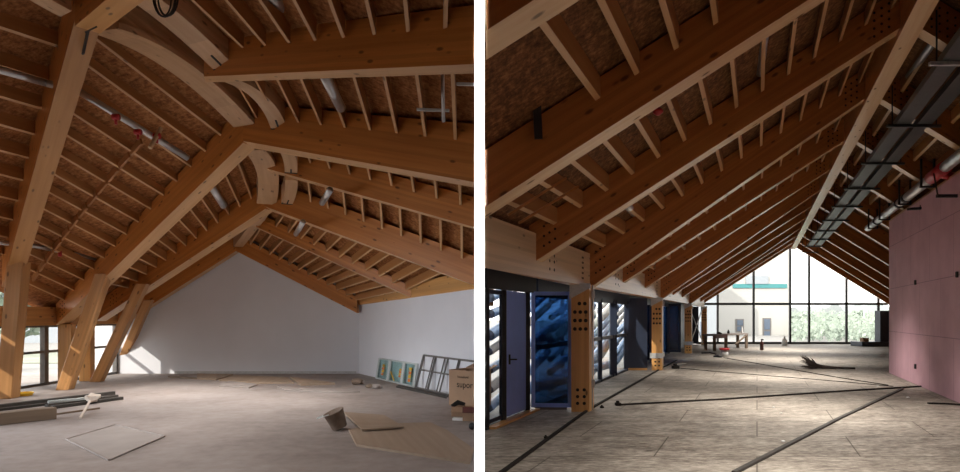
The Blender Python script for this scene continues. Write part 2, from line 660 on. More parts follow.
# a line of blocking across the left slope
bl = MB()
NB = 12
for k in range(NB):
    t0, t1 = k / NB, (k + 0.86) / NB
    def bp(t):
        u = 0.16 + 0.62 * t
        v = 0.34 + 0.22 * t
        return mix(mix(*ll[2], u), mix(*ll[3], u), v) - V((0, 0, 0.15))
    bl.bar(bp(t0), bp(t1), 0.04, 0.12)
o = bl.build('joist_bridging', M['joist'])
tag(o, 'row of short blocks bridging the joists of the left roof slope', 'bridging')


# curved ridge beams -------------------------------------------------
def sweep(name, pts, w, h, mats, parent=None, ends=None):
    pts = [V(p) for p in pts]
    b = MB()
    ring = []
    for k, p in enumerate(pts):
        d = pts[min(k + 1, len(pts) - 1)] - pts[max(k - 1, 0)]
        d.z = 0
        n = V((d.y, -d.x, 0)).normalized()
        ring.append([p - n * w / 2, p + n * w / 2, p + n * w / 2 + V((0, 0, h)), p - n * w / 2 + V((0, 0, h))])
    vs = [v for r in ring for v in r]
    fs = []
    for k in range(len(pts) - 1):
        for j in range(4):
            fs.append((k * 4 + j, k * 4 + (j + 1) % 4, k * 4 + 4 + (j + 1) % 4, k * 4 + 4 + j))
    fs += [(0, 1, 2, 3), tuple(len(vs) - 4 + j for j in range(4))]
    b.add(vs, fs)
    if ends:
        ends(b, ring)
    return b.build(name, mats, parent, frame_of(pts[0], pts[-1] - pts[0], V((0, 0, 1)).cross(pts[-1] - pts[0])))


def bez(a, m, b, n=14):
    """Quadratic through a, m (at the middle), b."""
    a, m, b = V(a), V(m), V(b)
    c = m * 2 - (a + b) / 2
    return [a * (1 - t) ** 2 + c * 2 * t * (1 - t) + b * t * t for t in [k / n for k in range(n + 1)]]


def slot(b, ring):
    """Dark steel knife plate let into the underside at the far end."""
    r0, r1 = ring[-1], ring[-3]
    a = (r0[0] + r0[1]) / 2 - V((0, 0, 0.004))
    c = (r1[0] + r1[1]) / 2 - V((0, 0, 0.004))
    b.bar(a, c, 0.03, 0.012, i=1)
    b.bar(r0[0] - V((0, 0, .004)), r0[1] - V((0, 0, .004)), 0.03, 0.012, i=1)


RB = 'curved ridge beams of the left hall'
for lab, pts, w, h, bat in (
    ('curved pale ridge beam sweeping down to the middle ridge joint', bez(P(101, 31, 8.6), P(177, 68, 9.95), P(242, 126, 11.3)), 0.40, 0.55, True),
    ('curved ridge beam in the corner above the broad steep rafter', bez(P(-60, -70, 7.0), P(5, -22, 7.6), P(66, 14, 8.2)), 0.30, 0.5, False),
    ('short curved ridge beam below the middle ridge joint', bez(P(251, 150, 11.7), P(265, 174, 12.9), P(264, 204, 14.1)), 0.32, 0.55, True),
    ('straight ridge beam running into the peak of the white gable', bez(P(265, 211, 14.6), P(253, 228, 16.2), P(238, 247, 17.9)), 0.26, 0.4, False),
):
    o = sweep('ridge_beam', pts, w, h, [M['glulam_pale'], M['black']])
    tag(o, lab, 'ridge beam', RB)
    if bat:
        off = []
        for k, p in enumerate(pts):
            d = pts[min(k + 1, len(pts) - 1)] - pts[max(k - 1, 0)]
            d.z = 0
            n = V((d.y, -d.x, 0)).normalized()
            off.append(p + n * (w / 2 + 0.05) + V((0, 0, 0.0)))
        c = sweep('edge_lath', off, 0.10, 0.09, [M['glulam_pale']], o)
        c['label'] = 'paler lath along the right edge'

PB = 'curved purlins beside the ridge of the left hall'
for lab, pts, w, h in (
    ('wide pale curved purlin below the cable loop', bez(P(128, -12, 7.6), P(178, 25, 8.5), P(224, 68, 9.35)), 0.40, 0.55),
    ('pale curved purlin hanging between the level and the thick rafter', bez(P(229, 80, 9.75), P(262, 100, 10.25), P(279, 129, 10.9)), 0.28, 0.5),
    ('short curved purlin stub below the thick middle rafter', bez(P(286, 152, 11.3), P(290, 161, 11.7), P(291, 173, 12.2)), 0.24, 0.45),
    ('short curved purlin stub beneath the second slim rafter', bez(P(291, 180, 12.6), P(291, 191, 13.1), P(287, 204, 13.7)), 0.24, 0.4),
):
    o = sweep('curved_purlin', pts, w, h, [M['glulam_pale'], M['black']], None, slot)
    tag(o, lab, 'purlin', PB)

# dark steel slot plate where the steep rafter meets the ridge
o = MB().bar(P(88, 31, 8.2), P(83, 54, 8.75), 0.035, 0.02, up=(0.3, -1, .5)).bar(P(86, 32, 8.15), P(96, 27, 7.9), 0.03, 0.02, up=(0.3, -1, .5)).build('knife_plate', M['black'])
tag(o, 'dark steel plate let into the ridge joint at the upper left', 'plate')

# loop of cable hanging by the corner
cab = MB()
for k_, (r, cx, cy) in enumerate(((10, 165, -2), (9, 167, -1), (11, 164, -4), (8, 163, 1), (10, 168, -3))):
    cab.tube([P(cx + r * math.cos(t), cy + r * 1.9 * math.sin(t), 6.9 + .02 * k_) for t in [2 * math.pi * j / 24 for j in range(25)]], 0.009, 5, caps=False)
tag(cab.build('cable_coil', M['black'], smooth=True), 'loop of thin black cable hanging under the upper left rafter', 'cable')

# struts --------------------------------------------------------------
for lab, bt, bb, Zb, tp, Zt, w in (
    ('leftmost leaning timber strut, cut off by the picture edge', (8, 398), 0, 12.85, (19, 262), 12.55, 0.30),
    ('leaning timber strut beside the paired window panes', (65, 389.5), 0, 14.4, (104, 274), 14.15, 0.28),
    ('leaning timber strut third from the left, in front of the orange post', (97, 381.5), 0, 16.1, (143, 284), 15.9, 0.26),
    ('leaning timber strut nearest the white gable wall', (117, 372.5), 0, 17.75, (149, 300), 17.7, 0.22),
):
    a, b = G(*bt), P(*tp, Zt)
    d = b - a
    side = V((1, 0.1, 0)).normalized() * w
    q = [a - side / 2, a + side / 2, b + side / 2, b - side / 2]
    e = V((-0.12, 1, 0)).normalized() * w
    m = frame_of(a, d, V((0, 1, 0)))
    o = MB().hexa([p - e / 2 for p in q], e).build('timber_strut', M['strut'], None, m, bevel=0.01)
    tag(o, lab, 'strut', 'leaning struts of the left hall')

# shell of the left hall ----------------------------------------------
o = MB().box((-16, -4, -0.1), (0.0, 18.6, 0)).build('floor', M['concrete'])
struct(o, 'dusty grey concrete floor of the left hall')
pts = [P(80, 374, 18.3), P(362, 374, 18.3), P(362, 296, 18.3), P(236, 232, 18.3), P(80, 331, 18.3)]
for p in pts[:2]:
    p.z = -0.05
n = len(pts)
b = MB()
b.add(pts + [p + V((0, 0.2, 0)) for p in pts], [tuple(range(n)), tuple(range(n, 2 * n))] + [(k, (k + 1) % n, n + (k + 1) % n, n + k) for k in range(n)])
struct(b.build('wall_back', M['plaster']), 'white plastered gable wall of the left hall')
RW0, RW1 = V((-3.60, 18.35, 0)), V((-0.06, 12.5, 0))
nrm = V((RW1.y - RW0.y, -(RW1.x - RW0.x), 0)).normalized()
if nrm.x < 0:
    nrm = -nrm
q = [RW0, RW1, RW1 + V((0, 0, 2.25)), RW0 + V((0, 0, 2.02))]
struct(hexa_obj('wall_right', q, nrm * 0.2, M['plaster'], bevel=0), 'white plastered low wall on the right of the left hall')
q = [RW0 + V((0, 0, 2.02)) - nrm * .06, RW1 + V((0, 0, 2.25)) - nrm * .06, RW1 + V((0, 0, 2.62)) - nrm * .06, RW0 + V((0, 0, 2.36)) - nrm * .06]
struct(hexa_obj('wall_upper', [RW0 + nrm * .22 + V((0, 0, 1.9)), RW1 + nrm * .22 + V((.1, -.2, 1.9)), RW1 + nrm * .22 + V((.1, -.2, 4.6)), RW0 + nrm * .22 + V((0, 0, 3.0))], nrm * .05, M['deck'], bevel=0))
o = hexa_obj('eaves_beam', q, nrm * 0.24, M['post'])
tag(o, 'orange timber eaves beam capping the right white wall', 'beam')
# skirting at the foot of the gable wall
struct(MB().box((-9.0, 18.25, 0), (-3.65, 18.3, 0.07)).build('baseboard_back', M['zinc']))

# left window wall
XW = -10.75
q = [V((-10.55, 10.8, 1.47)), V((-10.55, 18.3, 1.47)), V((-10.55, 18.3, 1.92)), V((-10.55, 10.8, 1.92))]
o = hexa_obj('eaves_beam', q, V((-0.3, 0, 0)), M['post'])
tag(o, 'timber lintel beam above the left windows', 'beam')
struct(MB().box((-11.2, -4, 0), (-10.6, 4.2, 3.6)).box((-11.2, 10.2, 0), (-10.6, 10.9, 3.6)).box((-11.2, 4.2, 2.0), (-10.6, 10.2, 3.6)).build('wall_left', M['shell']))
cuts = [10.9, 12.0, 13.6, 15.3, 16.95, 18.3]
for k, (z0, z1) in enumerate(zip(cuts, cuts[1:])):
    w = empty('window_%d' % (k + 1), (XW, (z0 + z1) / 2, 0))
    struct(w, 'dark framed window of the left hall, %s along the glazed wall' % nth(k + 1))
    f = MB()
    for z in (0.03, 0.82, 1.45):
        f.box((XW - 0.05, z0, z - 0.03), (XW + 0.05, z1, z + 0.03))
    for y in (z0 + 0.03, z1 - 0.03):
        f.box((XW - 0.06, y - 0.04, 0), (XW + 0.06, y + 0.04, 1.48))
    f.build('window_frame', M['studgrey'], w)
    g = MB().box((XW - 0.006, z0 + .06, 0.06), (XW + .006, z1 - .06, 1.42))
    g.build('window_pane', M['glass'], w)
for lab, x, y, wd in (('orange timber post standing between the second and third struts', 87, 381, .3), ('sunlit timber post beyond the second strut', 67, 384.0, .34)):
    p = G(x, y)
    o = MB().box((p.x - wd / 2, p.y - .1, 0), (p.x + wd / 2, p.y + .1, 1.5)).build('timber_post', M['post'], None, Matrix.Translation(p) @ Matrix.Rotation(-math.pi / 2, 4, 'Y'), bevel=0.01)
    tag(o, lab, 'post', 'timber posts by the left windows')

# outside the left windows ---------------------------------------------
struct(MB().box((-90, 2, -0.4), (-11.2, 90, -0.3)).build('ground', M['pave']))
struct(MB().box((-14.2, 13.2, -0.3), (-11.0, 13.4, 4.6)).build('wall_sun_block', M['facade']))  # added unseen wall that keeps the sun off the nearer windows
o = MB().box((-52, 46, -0.3), (-30, 54, 9), 0)
for x in (-48, -43.5, -39):
    for z in (1.0, 4.5):
        o.box((x, 45.9, z), (x + 2, 46.05, z + 1.7), 1)
tag(o.build('office_building', [M['grey_facade'], M['window_blue']]), 'pale grey building across the road, seen through the left windows', 'building')
o = MB().box((-60, 26, -0.3), (-13, 34, -0.26)).build('lawn', M['grass'])
o['kind'] = 'structure'


def blob_tree(name, loc, r, h, label, cat, trunk=0.4, mat='leaf', n=500, group=None):
    e = empty(name, loc, label, cat, group)
    rnd = random.Random(int(abs(loc[0] * 31 + loc[1] * 7)))
    b = MB()
    for _ in range(n):
        while True:
            v = V((rnd.uniform(-1, 1), rnd.uniform(-1, 1), rnd.uniform(-1, 1)))
            if v.length < 1:
                break
        c = V(loc) + V((v.x * r, v.y * r, trunk + (h - trunk) / 2 + v.z * (h - trunk) / 2))
        s = r * 0.16
        d = V((rnd.uniform(-1, 1), rnd.uniform(-1, 1), rnd.uniform(-1, 1))).normalized()
        a = d.orthogonal().normalized() * s
        c2 = d.cross(a).normalized() * s * 0.6
        b.add([c - a, c + c2, c + a, c - c2], [(0, 1, 2, 3)])
    b.build('foliage', M[mat], e)
    MB().tube([V(loc), V(loc) + V((0, 0, trunk + (h - trunk) * .6))], r * 0.06, 7).build('trunk', M['oldwood'], e)
    return e


blob_tree('young_tree', (-24.5, 33, -0.3), 1.9, 4.6, 'leafy young tree outside the left windows', 'tree', 0.9)
for k, x in enumerate((-19.3, -17.6)):
    blob_tree('shrub', (x, 22.5, -0.3), 0.8, 0.9, ('low green shrub outside the leftmost window pane', 'low green shrub outside, beside the window mullion')[k], 'shrub', 0.05, n=220, group='shrubs outside the left windows')

# pipes under the left deck --------------------------------------------
def pipe_in_bay(L0, L1, u, v0, v1, drop, r):
    pa = mix(mix(*L0, u), mix(*L1, u), v0) - V((0, 0, drop))
    pb = mix(mix(*L0, u), mix(*L1, u), v1) - V((0, 0, drop))
    return pa, pb


SP = 'sprinkler pipes of the left hall'
e = empty('sprinkler_pipe', P(120, 110, 10), 'long silver sprinkler pipe with red fittings under the left roof slope', 'pipe', SP)
pa, pb = P(-20, 64, 8.6), P(46, 83, 9.3)
pc, pd = P(80, 92, 9.5), P(188, 158, 11.0)
MB().tube([pa, pb], 0.055, 12).tube([pb, pc], 0.055, 12).tube([pc, pd], 0.055, 12).build('pipe_run', M['steel'], e, smooth=True)
for k, (x, y) in enumerate(((116, 115), (138, 130), (157, 136))):
    t = (x - 80) / 108
    zc = 1 / ((1 - t) / 9.5 + t / 11.0)
    c = P(x, y + (2 if k < 2 else 0), zc - 0.1)
    f = MB().tube([c - V((0.05, 0, 0)), c + V((0.05, 0, 0))], 0.05, 10).tube([c, c - V((0, 0, 0.12))], 0.022, 8)
    f.build('red_fitting', M['red'], e, smooth=True)
MB().bar(P(150, 148, 10.2), P(161, 128, 10.5), 0.05, 0.05).build('branch_bracket', M['header'], e)
e = empty('sprinkler_pipe', P(60, 250, 13), 'silver pipe low on the left roof slope near the eaves', 'pipe', SP)
MB().tube([P(-15, 241, 11.8), P(36, 246, 13.0), P(95, 258.5, 14.3)], 0.045, 10).build('pipe_run', M['steel'], e, smooth=True)
c = P(60, 251, 13.4)
MB().tube([c, c - V((0, 0, 0.12))], 0.04, 8).build('red_fitting', M['red'], e, smooth=True)
for lab, a, b, r in (
    ('silver duct pipe between the second and third left rafters', P(208, 181, 12.3), P(224, 206, 12.9), 0.075),
    ('silver pipe above the uppermost level rafter', P(262, -16, 7.3), P(301, 26, 8.6), 0.085),
    ('silver pipe between the level rafter and the thick rafter', P(325, 76, 8.3), P(341, 108, 9.2), 0.075),
    ('thin grey conduit dropping below the level rafter near the partition', P(442.5, 70, 7.2), P(443.5, 122, 7.5), 0.022),
    ('silver pipe above the rafter that meets the right wall', P(330, 190, 11.2), P(322, 203, 12.3), 0.06),
    ('silver pipe above the slim rafter on the eaves beam', P(303, 222, 13.0), P(296, 234, 14.3), 0.06),
):
    o = MB().tube([a, b], r, 12).build('sprinkler_pipe', M['steel'], smooth=True)
    tag(o, lab, 'pipe', SP)
for lab, a, b in (('short pale batten beside the thin grey conduit', P(417, 109.5, 7.6), P(449, 110.5, 7.5)), ('short pale batten in the last joist bay by the partition', P(457, 84, 6.9), P(476, 84.5, 6.8))):
    tag(MB().bar(a, b, 0.03, 0.03).build('roof_batten', M['alu']), lab, 'batten', 'battens above the thick rafter')


# things on the left floor -----------------------------------------------
def sheet(name, px, t, mat, label, cat, group=None, z=0.0, bevel=0):
    pts = [G(*p, z) for p in px]
    n = len(pts)
    b = MB()
    b.add(pts + [p + V((0, 0, t)) for p in pts], [tuple(range(n)), tuple(range(n, 2 * n))] + [(k, (k + 1) % n, n + (k + 1) % n, n + k) for k in range(n)])
    o = b.build(name, M[mat], None, frame_of(pts[0], pts[1] - pts[0], V((0, 0, 1)).cross(pts[1] - pts[0])))
    tag(o, label, cat, group)
    return o


SH = 'loose boards on the concrete floor'
sheet('board', [(168, 376.6), (197, 378.6), (197, 379.4), (168, 377.4)], 0.03, 'oldwood', 'thin brown plank lying farthest left before the gable wall', 'board', SH)
sheet('board', [(197, 379.4), (197, 374.6), (233, 375.3), (216, 380.4)], 0.035, 'board', 'tan board lying next to the thin plank before the gable wall', 'board', SH)
sheet('board', [(219, 381), (235, 376), (287, 378.4), (294, 383.6), (258, 384)], 0.035, 'board', 'longest tan board in the row before the gable wall', 'board', SH)
sheet('board', [(301, 386), (290, 378.4), (335, 384.6)], 0.05, 'board', 'tan pointed board at the right end of the row before the gable wall', 'board', SH)
sheet('board', [(219, 386.6), (229, 381.8), (258, 385), (249, 388.4)], 0.025, 'greyboard', 'pale small sheet in front of the row of tan boards', 'board', SH)
sheet('board', [(285, 391), (277, 387.4), (300, 388.6), (360, 392.5), (340, 393.2)], 0.03, 'greyboard', 'long pale grey sheet in front of the pointed tan board', 'board', SH)
sheet('board', [(356.4, 446.5), (348.7, 431), (384, 425.5), (430, 424), (447, 432), (474, 451), (470, 464.5)], 0.03, 'board', 'largest board lying on the right foreground of the concrete floor', 'board', SH)
# the tilted board leaning on it
a, b_, c, d = G(343.5, 417), G(384, 416.5), G(403.6, 429, .03), G(362, 432, .03)
a.z, b_.z = 0.12, 0.05
a, b_ = P(343.5, 413, a.y), P(384, 416, b_.y)
nz = V((0, 0, 0.02))
o = mesh('board', [a, b_, c + nz, d + nz, a + nz, b_ + nz, c + nz * 2, d + nz * 2], HEXF, M['board'], None, frame_of(a, b_ - a, V((0, 1, 0))))
tag(o, 'small tilted board propped on the largest foreground board', 'board', SH)
# flat membrane sheet with turned-up edges
e = empty('floor_sheet', G(112, 441), 'grey square sheet with raised edges lying flat on the left floor', 'sheet')
px = [(66, 440), (115, 425.5), (164.5, 437), (109, 461)]
pts = [G(*p) for p in px]
b = MB()
b.add(pts + [p + V((0, 0, 0.012)) for p in pts], HEXF)
b.build('sheet_panel', M['greyboard'], e)
b = MB()
for p0, p1 in zip(pts, pts[1:] + pts[:1]):
    b.bar(p0 + V((0, 0, .014)), p1 + V((0, 0, .014)), 0.022, 0.016)
b.build('raised_edge', M['greyboard'], e)

# tipped bucket
c = G(338, 429.5)
ax = V((-0.35, -0.15, 0.92)).normalized()
e = empty('bucket', c, 'tipped brown bucket with a wire handle beside the propped board', 'bucket')
b = MB()
b.lathe(c + V((0.03, 0, 0.03)), [(0.0, 0), (0.11, 0), (0.115, 0.01), (0.15, 0.25), (0.158, 0.25), (0.158, 0.265), (0.145, 0.265), (0.11, 0.02), (0, 0.02)], 22, axis=ax)
b.build('bucket_body', M['bag'], e, smooth=True)
hc = c + ax * 0.27
side = ax.cross(V((0, 1, 0))).normalized()
MB().tube([hc + V((0, 1, 0)) * 0.155 * math.cos(t) + (-V((1, 0, .35)).normalized()) * 0.22 * math.sin(t) for t in [math.pi * k / 12 for k in range(13)]], 0.006, 6).build('wire_handle', M['alu'], e)

# timber block and rails on the left
top_l, top_r = P(-30, 420, 8.5), P(57, 407, 9.5)
a0, a1 = G(-30, 429), G(57, 419)
a1z = 0.19
q = [a0, a1, a1 + V((0, 0, .19)), a0 + V((0, 0, .19))]
dn = V((-(a1 - a0).y, (a1 - a0).x, 0)).normalized()
tag(hexa_obj('timber_baulk', q, dn * 0.2, M['oldwood'], bevel=0.01), 'thick weathered timber block lying at the left edge of the floor', 'timber')
RG = 'dark metal profiles lying behind the timber block'
for lab, p0, p1, w, h, z in (
    ('farthest dark profile in the bundle behind the timber block', (-8, 409), (114, 394.5), .10, .07, 0),
    ('second dark profile of the bundle, behind the crumpled paper', (46, 407), (117, 397), .09, .05, 0),
    ('third dark profile of the bundle, ending farthest right', (52, 409), (122, 399.5), .10, .06, 0),
    ('pale narrow profile in the bundle under the crumpled paper', (48, 403.4), (93, 399), .05, .05, .05),
    ('short dark profile on top of the bundle behind the timber block', (-5, 411.5), (50, 405), .08, .05, 0),
):
    o = MB().bar(G(*p0, z) + V((0, 0, h / 2)), G(*p1, z) + V((0, 0, h / 2)), w, h).build('metal_profile', M['rail'] if 'pale' not in lab else M['alu'], bevel=.004)
    tag(o, lab, 'profile', RG)
tag(MB().bar(G(56, 415) + V((0, 0, .015)), G(99.5, 409) + V((0, 0, .015)), .03, .03).build('stick', M['oldwood']), 'thin dark stick lying in front of the metal profiles', 'stick')
tag(MB().bar(G(80.5, 419) + V((0, 0, .02)), P(90, 401, G(88, 405).y), .035, .03).build('stick', M['paper']), 'pale wooden stick leaning on the bundle of profiles', 'stick')
rnd = random.Random(3)
c = G(93, 404) + V((0, 0, .12))
vs, fs = [], []
bm = bmesh.new()
bmesh.ops.create_icosphere(bm, subdivisions=2, radius=0.13)
for v in bm.verts:
    v.co *= rnd.uniform(0.65, 1.25)
    v.co.z *= 0.7
    v.co += c
vs = [v.co.copy() for v in bm.verts]
bm.verts.ensure_lookup_table()
fs = [tuple(v.index for v in f.verts) for f in bm.faces]
bm.free()
tag(mesh('paper_scrap', vs, fs, M['paper']), 'crumpled pale paper lying on the metal profiles', 'paper')
c = G(24, 395.6)
b = MB()
for k in range(3):
    b.tube([c + V((math.cos(t) * (.13 + .01 * k), math.sin(t) * (.13 + .01 * k) * 1.2, .015 + .02 * k)) for t in [2 * math.pi * j / 20 for j in range(21)]], 0.016, 7, caps=False)
tag(b.build('hose_coil', M['yellow'], smooth=True), 'small yellow hose coil on the floor beside the leftmost strut', 'hose')

# debris by the right wall
for lab, cx, cy, s, mt in (('small brown rag on the floor before the pale window frame', 357, 384.5, .09, 'bag'), ('dark crumpled glove left of the pale window frame', 370, 388, .06, 'oldwood'), ('grey rag lying next to the crumpled glove', 377, 388.6, .07, 'greyboard')):
    c = G(cx, cy)
    bm = bmesh.new()
    bmesh.ops.create_icosphere(bm, subdivisions=2, radius=s)
    for v in bm.verts:
        v.co *= rnd.uniform(0.7, 1.3)
        v.co.x *= 1.7
        v.co.z = max(v.co.z * 0.8 + s * .7, 0)
        v.co += c
    bm.verts.ensure_lookup_table()
    vs = [v.co.copy() for v in bm.verts]
    fs = [tuple(v.index for v in f.verts) for f in bm.faces]
    bm.free()
    tag(mesh('rag', vs, fs, M[mt]), lab, 'rag', 'rags by the right white wall')


def on_wall(x, zz, off=0.04):
    """Point on the right white wall seen in pixel column x, at height zz, off in front of it."""
    k = (x - 480) / F
    a, b = RW0 - nrm * off, RW1 - nrm * off
    d = b - a
    t = (k * a.y - a.x) / (d.x - k * d.y)
    p = a + d * t
    return V((p.x, p.y, zz))


# pale window unit leaning on the wall
f0, f1 = G(375.2, 378.5), G(413.7, 387.5)
lean = 0.10
dirw = (f1 - f0).normalized()
nw = V((-dirw.y, dirw.x, 0))
if nw.dot(nrm) < 0:
    nw = -nw


def wp(u, h, off=0.0, base=(f0, f1), ln=0.16):
    return mix(base[0], base[1], u) + V((0, 0, h)) + nw * (ln * h + off)


HW = 0.56
e = empty('window_unit', f0, 'pale aluminium window unit leaning on the right white wall', 'window unit')
b = MB()
for u0, u1 in ((0, .035), (.30, .36), (.66, .72), (.955, 1.0)):
    b.hexa([wp(u0, 0), wp(u1, 0), wp(u1, HW), wp(u0, HW)], nw * 0.06)
for h0, h1 in ((0, .035), (HW - .035, HW)):
    b.hexa([wp(0.035, h0), wp(.955, h0), wp(.955, h1), wp(.035, h1)], nw * 0.06)
b.build('unit_frame', M['alu'], e, bevel=.004)
for u0, u1 in ((.035, .30), (.36, .66), (.72, .955)):
    MB().hexa([wp(u0, .035, .03), wp(u1, .035, .03), wp(u1, HW - .035, .03), wp(u0, HW - .035, .03)], nw * 0.008).build('unit_pane', M['glass_green'], e)
for u, h0, h1, mt in ((.13, .12, .42, 'orange'), (.59, .16, .38, 'orange'), (.82, .10, .46, 'orange')):
    b = MB()
    for k in range(4):
        ha, hb = h0 + (h1 - h0) * k / 4, h0 + (h1 - h0) * (k + .8) / 4
        b.hexa([wp(u, ha, .02), wp(u + .06, ha, .02), wp(u + .06, hb, .02), wp(u, hb, .02)], nw * 0.004, k % 2)
    b.build('sticker', [M[mt], M['yellow']], e)
MB().bar(wp(.37, .26, .02), wp(.5, .05, .02), .05, .004, up=nw).build('tape_strip', M['yellow'], e)

# dark steel frame leaning next to it
s0, s1 = G(415.5, 388.5), G(500, 408)
e = empty('stud_frame', s0, 'dark grey metal stud frame leaning on the right white wall', 'stud frame')
SHH = 0.78


def sp(u, h, off=0.0):
    return mix(s0, s1, u) + V((0, 0, h)) + nw * (0.22 * h + off) + dirw * 0.10 * h / SHH


MB().bar(sp(0, SHH), sp(.72, SHH), .05, .04).build('top_rail', M['studgrey'], e)
MB().bar(sp(0, .02), sp(.72, .02), .05, .04).build('bottom_rail', M['studgrey'], e)
MB().bar(sp(0, .44), sp(.72, .44), .04, .03).build('middle_rail', M['studgrey'], e)
for u, w in ((0.0, .055), (.14, .03), (.17, .05), (.29, .03), (.33, .035), (.47, .06), (.65, .05)):
    MB().bar(sp(u, 0), sp(u, SHH), w, .035, up=(0, 1, 0)).build('stud', M['studgrey'], e)
sheet('metal_strip', [(396, 387.5), (399, 386), (448, 396.5), (446, 398.5)], 0.03, 'rail', 'dark flat strip lying at the foot of the stud frame', 'strip')

# cardboard boxes
c0 = G(449, 405)
c1 = c0 + V((0.75, -0.62, 0)) * 1.0
bx = (c1 - c0).normalized()
by = V((-bx.y, bx.x, 0))
HB = 0.68
e = empty('cardboard_box', c0, 'large brown cardboard box standing open against the partition', 'box')
L = 0.62


def cp(u, v, h):
    return c0 + bx * u + by * v + V((0, 0, h))


b = MB()
tk = 0.015
b.hexa([cp(0, 0, 0), cp(L, 0, 0), cp(L, 0, HB), cp(0, 0, HB)], by * tk)
b.hexa([cp(0, .5, 0), cp(L, .5, 0), cp(L, .5, HB), cp(0, .5, HB)], by * tk)
b.hexa([cp(0, tk, 0), cp(tk, tk, 0), cp(tk, tk, HB), cp(0, tk, HB)], by * (.5 - tk))
b.hexa([cp(L - tk, tk, 0), cp(L, tk, 0), cp(L, tk, HB), cp(L - tk, tk, HB)], by * (.5 - tk))
b.hexa([cp(0, 0, 0), cp(L, 0, 0), cp(L, 0, .012), cp(0, 0, .012)], by * .5)
b.build('box_body', M['cardboard'], e)
MB().hexa([cp(0, .5, HB), cp(L, .5, HB), cp(L, .72, HB + .06), cp(0, .72, HB + .06)], V((0, 0, .012))).build('box_flap', M['cardboard'], e)


def text_obj(body, size, origin, xa, za, mat, parent, name='printed_text'):
    cu = bpy.data.curves.new(name, 'FONT')
    cu.body = body
    cu.size = size
    cu.extrude = 0.001
    tmp = bpy.data.objects.new(name, cu)
    COL.objects.link(tmp)
    dg = bpy.context.evaluated_depsgraph_get()
    me = bpy.data.meshes.new_from_object(tmp.evaluated_get(dg))
    bpy.data.objects.remove(tmp)
    me.materials.clear()
    me.materials.append(mat)
    o = bpy.data.objects.new(name, me)
    link(o, parent)
    xa = xa.normalized()
    za = za.normalized()
    m = Matrix((xa, za, xa.cross(za))).transposed().to_4x4()
    m.translation = origin
    o.matrix_basis = m
    return o


text_obj('supor', 0.17, cp(.20, -.004, .36), bx, V((0, 0, 1)), M['dark'], e)
text_obj('household', 0.065, cp(.22, -.004, .535), bx, V((0, 0, 1)), M['dark'], e)
for lab, x, y, w, h, open_ in (
    ('small open cardboard box with dark tools in front of the large box', 459, 416.5, .26, .16, True),
    ('small cardboard box at the partition in front of the large box', 470, 421, .24, .22, False),
):
    c = G(x, y)
    e2 = empty('small_box', c, lab, 'box', 'small cardboard boxes in front of the large box')
    b = MB()
    b.hexa([c + V((-w / 2, 0, 0)), c + V((w / 2, -.04, 0)), c + V((w / 2, -.04, h)), c + V((-w / 2, 0, h))], V((0.0, .01, 0)))
    b.hexa([c + V((-w / 2, .2, 0)), c + V((w / 2, .16, 0)), c + V((w / 2, .16, h)), c + V((-w / 2, .2, h))], V((0.0, .01, 0)))
    b.hexa([c + V((-w / 2, .01, 0)), c + V((-w / 2 + .01, .01, 0)), c + V((-w / 2 + .01, .01, h)), c + V((-w / 2, .01, h))], V((0.0, .19, 0)))
    b.hexa([c + V((w / 2 - .01, -.03, 0)), c + V((w / 2, -.03, 0)), c + V((w / 2, -.03, h)), c + V((w / 2 - .01, -.03, h))], V((0.0, .19, 0)))
    b.hexa([c + V((-w / 2, 0, 0)), c + V((w / 2, 0, 0)), c + V((w / 2, 0, .01)), c + V((-w / 2, 0, .01))], V((0.0, .18, 0)))
    b.build('box_body', M['cardboard'], e2)
    fl = MB().hexa([c + V((-w / 2, 0, h)), c + V((w / 2, -.04, h)), c + V((w / 2 + .02, -.16, h - .07)), c + V((-w / 2, -.12, h - .07))], V((0, 0, .008)))
    fl.build('box_flap', M['cardboard'] if open_ else M['maroon'], e2)
c = G(459, 416.5) + V((0, .1, .16))
tag(MB().tube([c + V((-.13, 0, 0)), c + V((-.02, .02, .06)), c + V((.1, .02, .03))], [.03, .045, .025], 9).build('hand_tool', M['dark'], smooth=True), 'dark hand tool lying in the small open cardboard box', 'tool')
c = G(456, 420)
tag(MB().bar(c + V((-.05, 0, .02)), c + V((.16, -.04, .02)), .1, .04).build('paper_scrap', M['white']), 'white packing scrap beside the small open cardboard box', 'paper')
c = G(472, 430)
tag(MB().tube([c + V((0, .02, .05)), c + V((.0, .07, .05))], .05, 14).build('tape_roll', M['black'], smooth=True), 'black roll of tape at the foot of the white partition', 'tape')

# ================================================================= PARTITION
o = MB().box((-0.0355, 4.0, 0), (0.029, 12.6, 5.6)).build('wall_partition', M['partition'])
struct(o, 'thin white partition standing edge-on between the two halls')


# ================================================================= RIGHT HALL
def B(s, z, Z):
    return V((s + SK * Z, Z, z))


AX = V((SK, 1, 0)).normalized()
SR, ZR, SLL, SLR = 2.18, 5.90, 0.64, 0.612
SE, SX = -3.25, 7.95
Zi = [4.05, 6.4, 9.1, 11.95, 14.8, 17.65, 20.5, 23.4, 26.25, 29.1, 31.95, 34.8, 37.3]
COLZ = [11.3, 19.7, 28.5, 37.0]
RH = 0.56


def rz(s, low=0.0):
    return ZR - (SLL * (SR - s) if s < SR else SLR * (s - SR)) - low


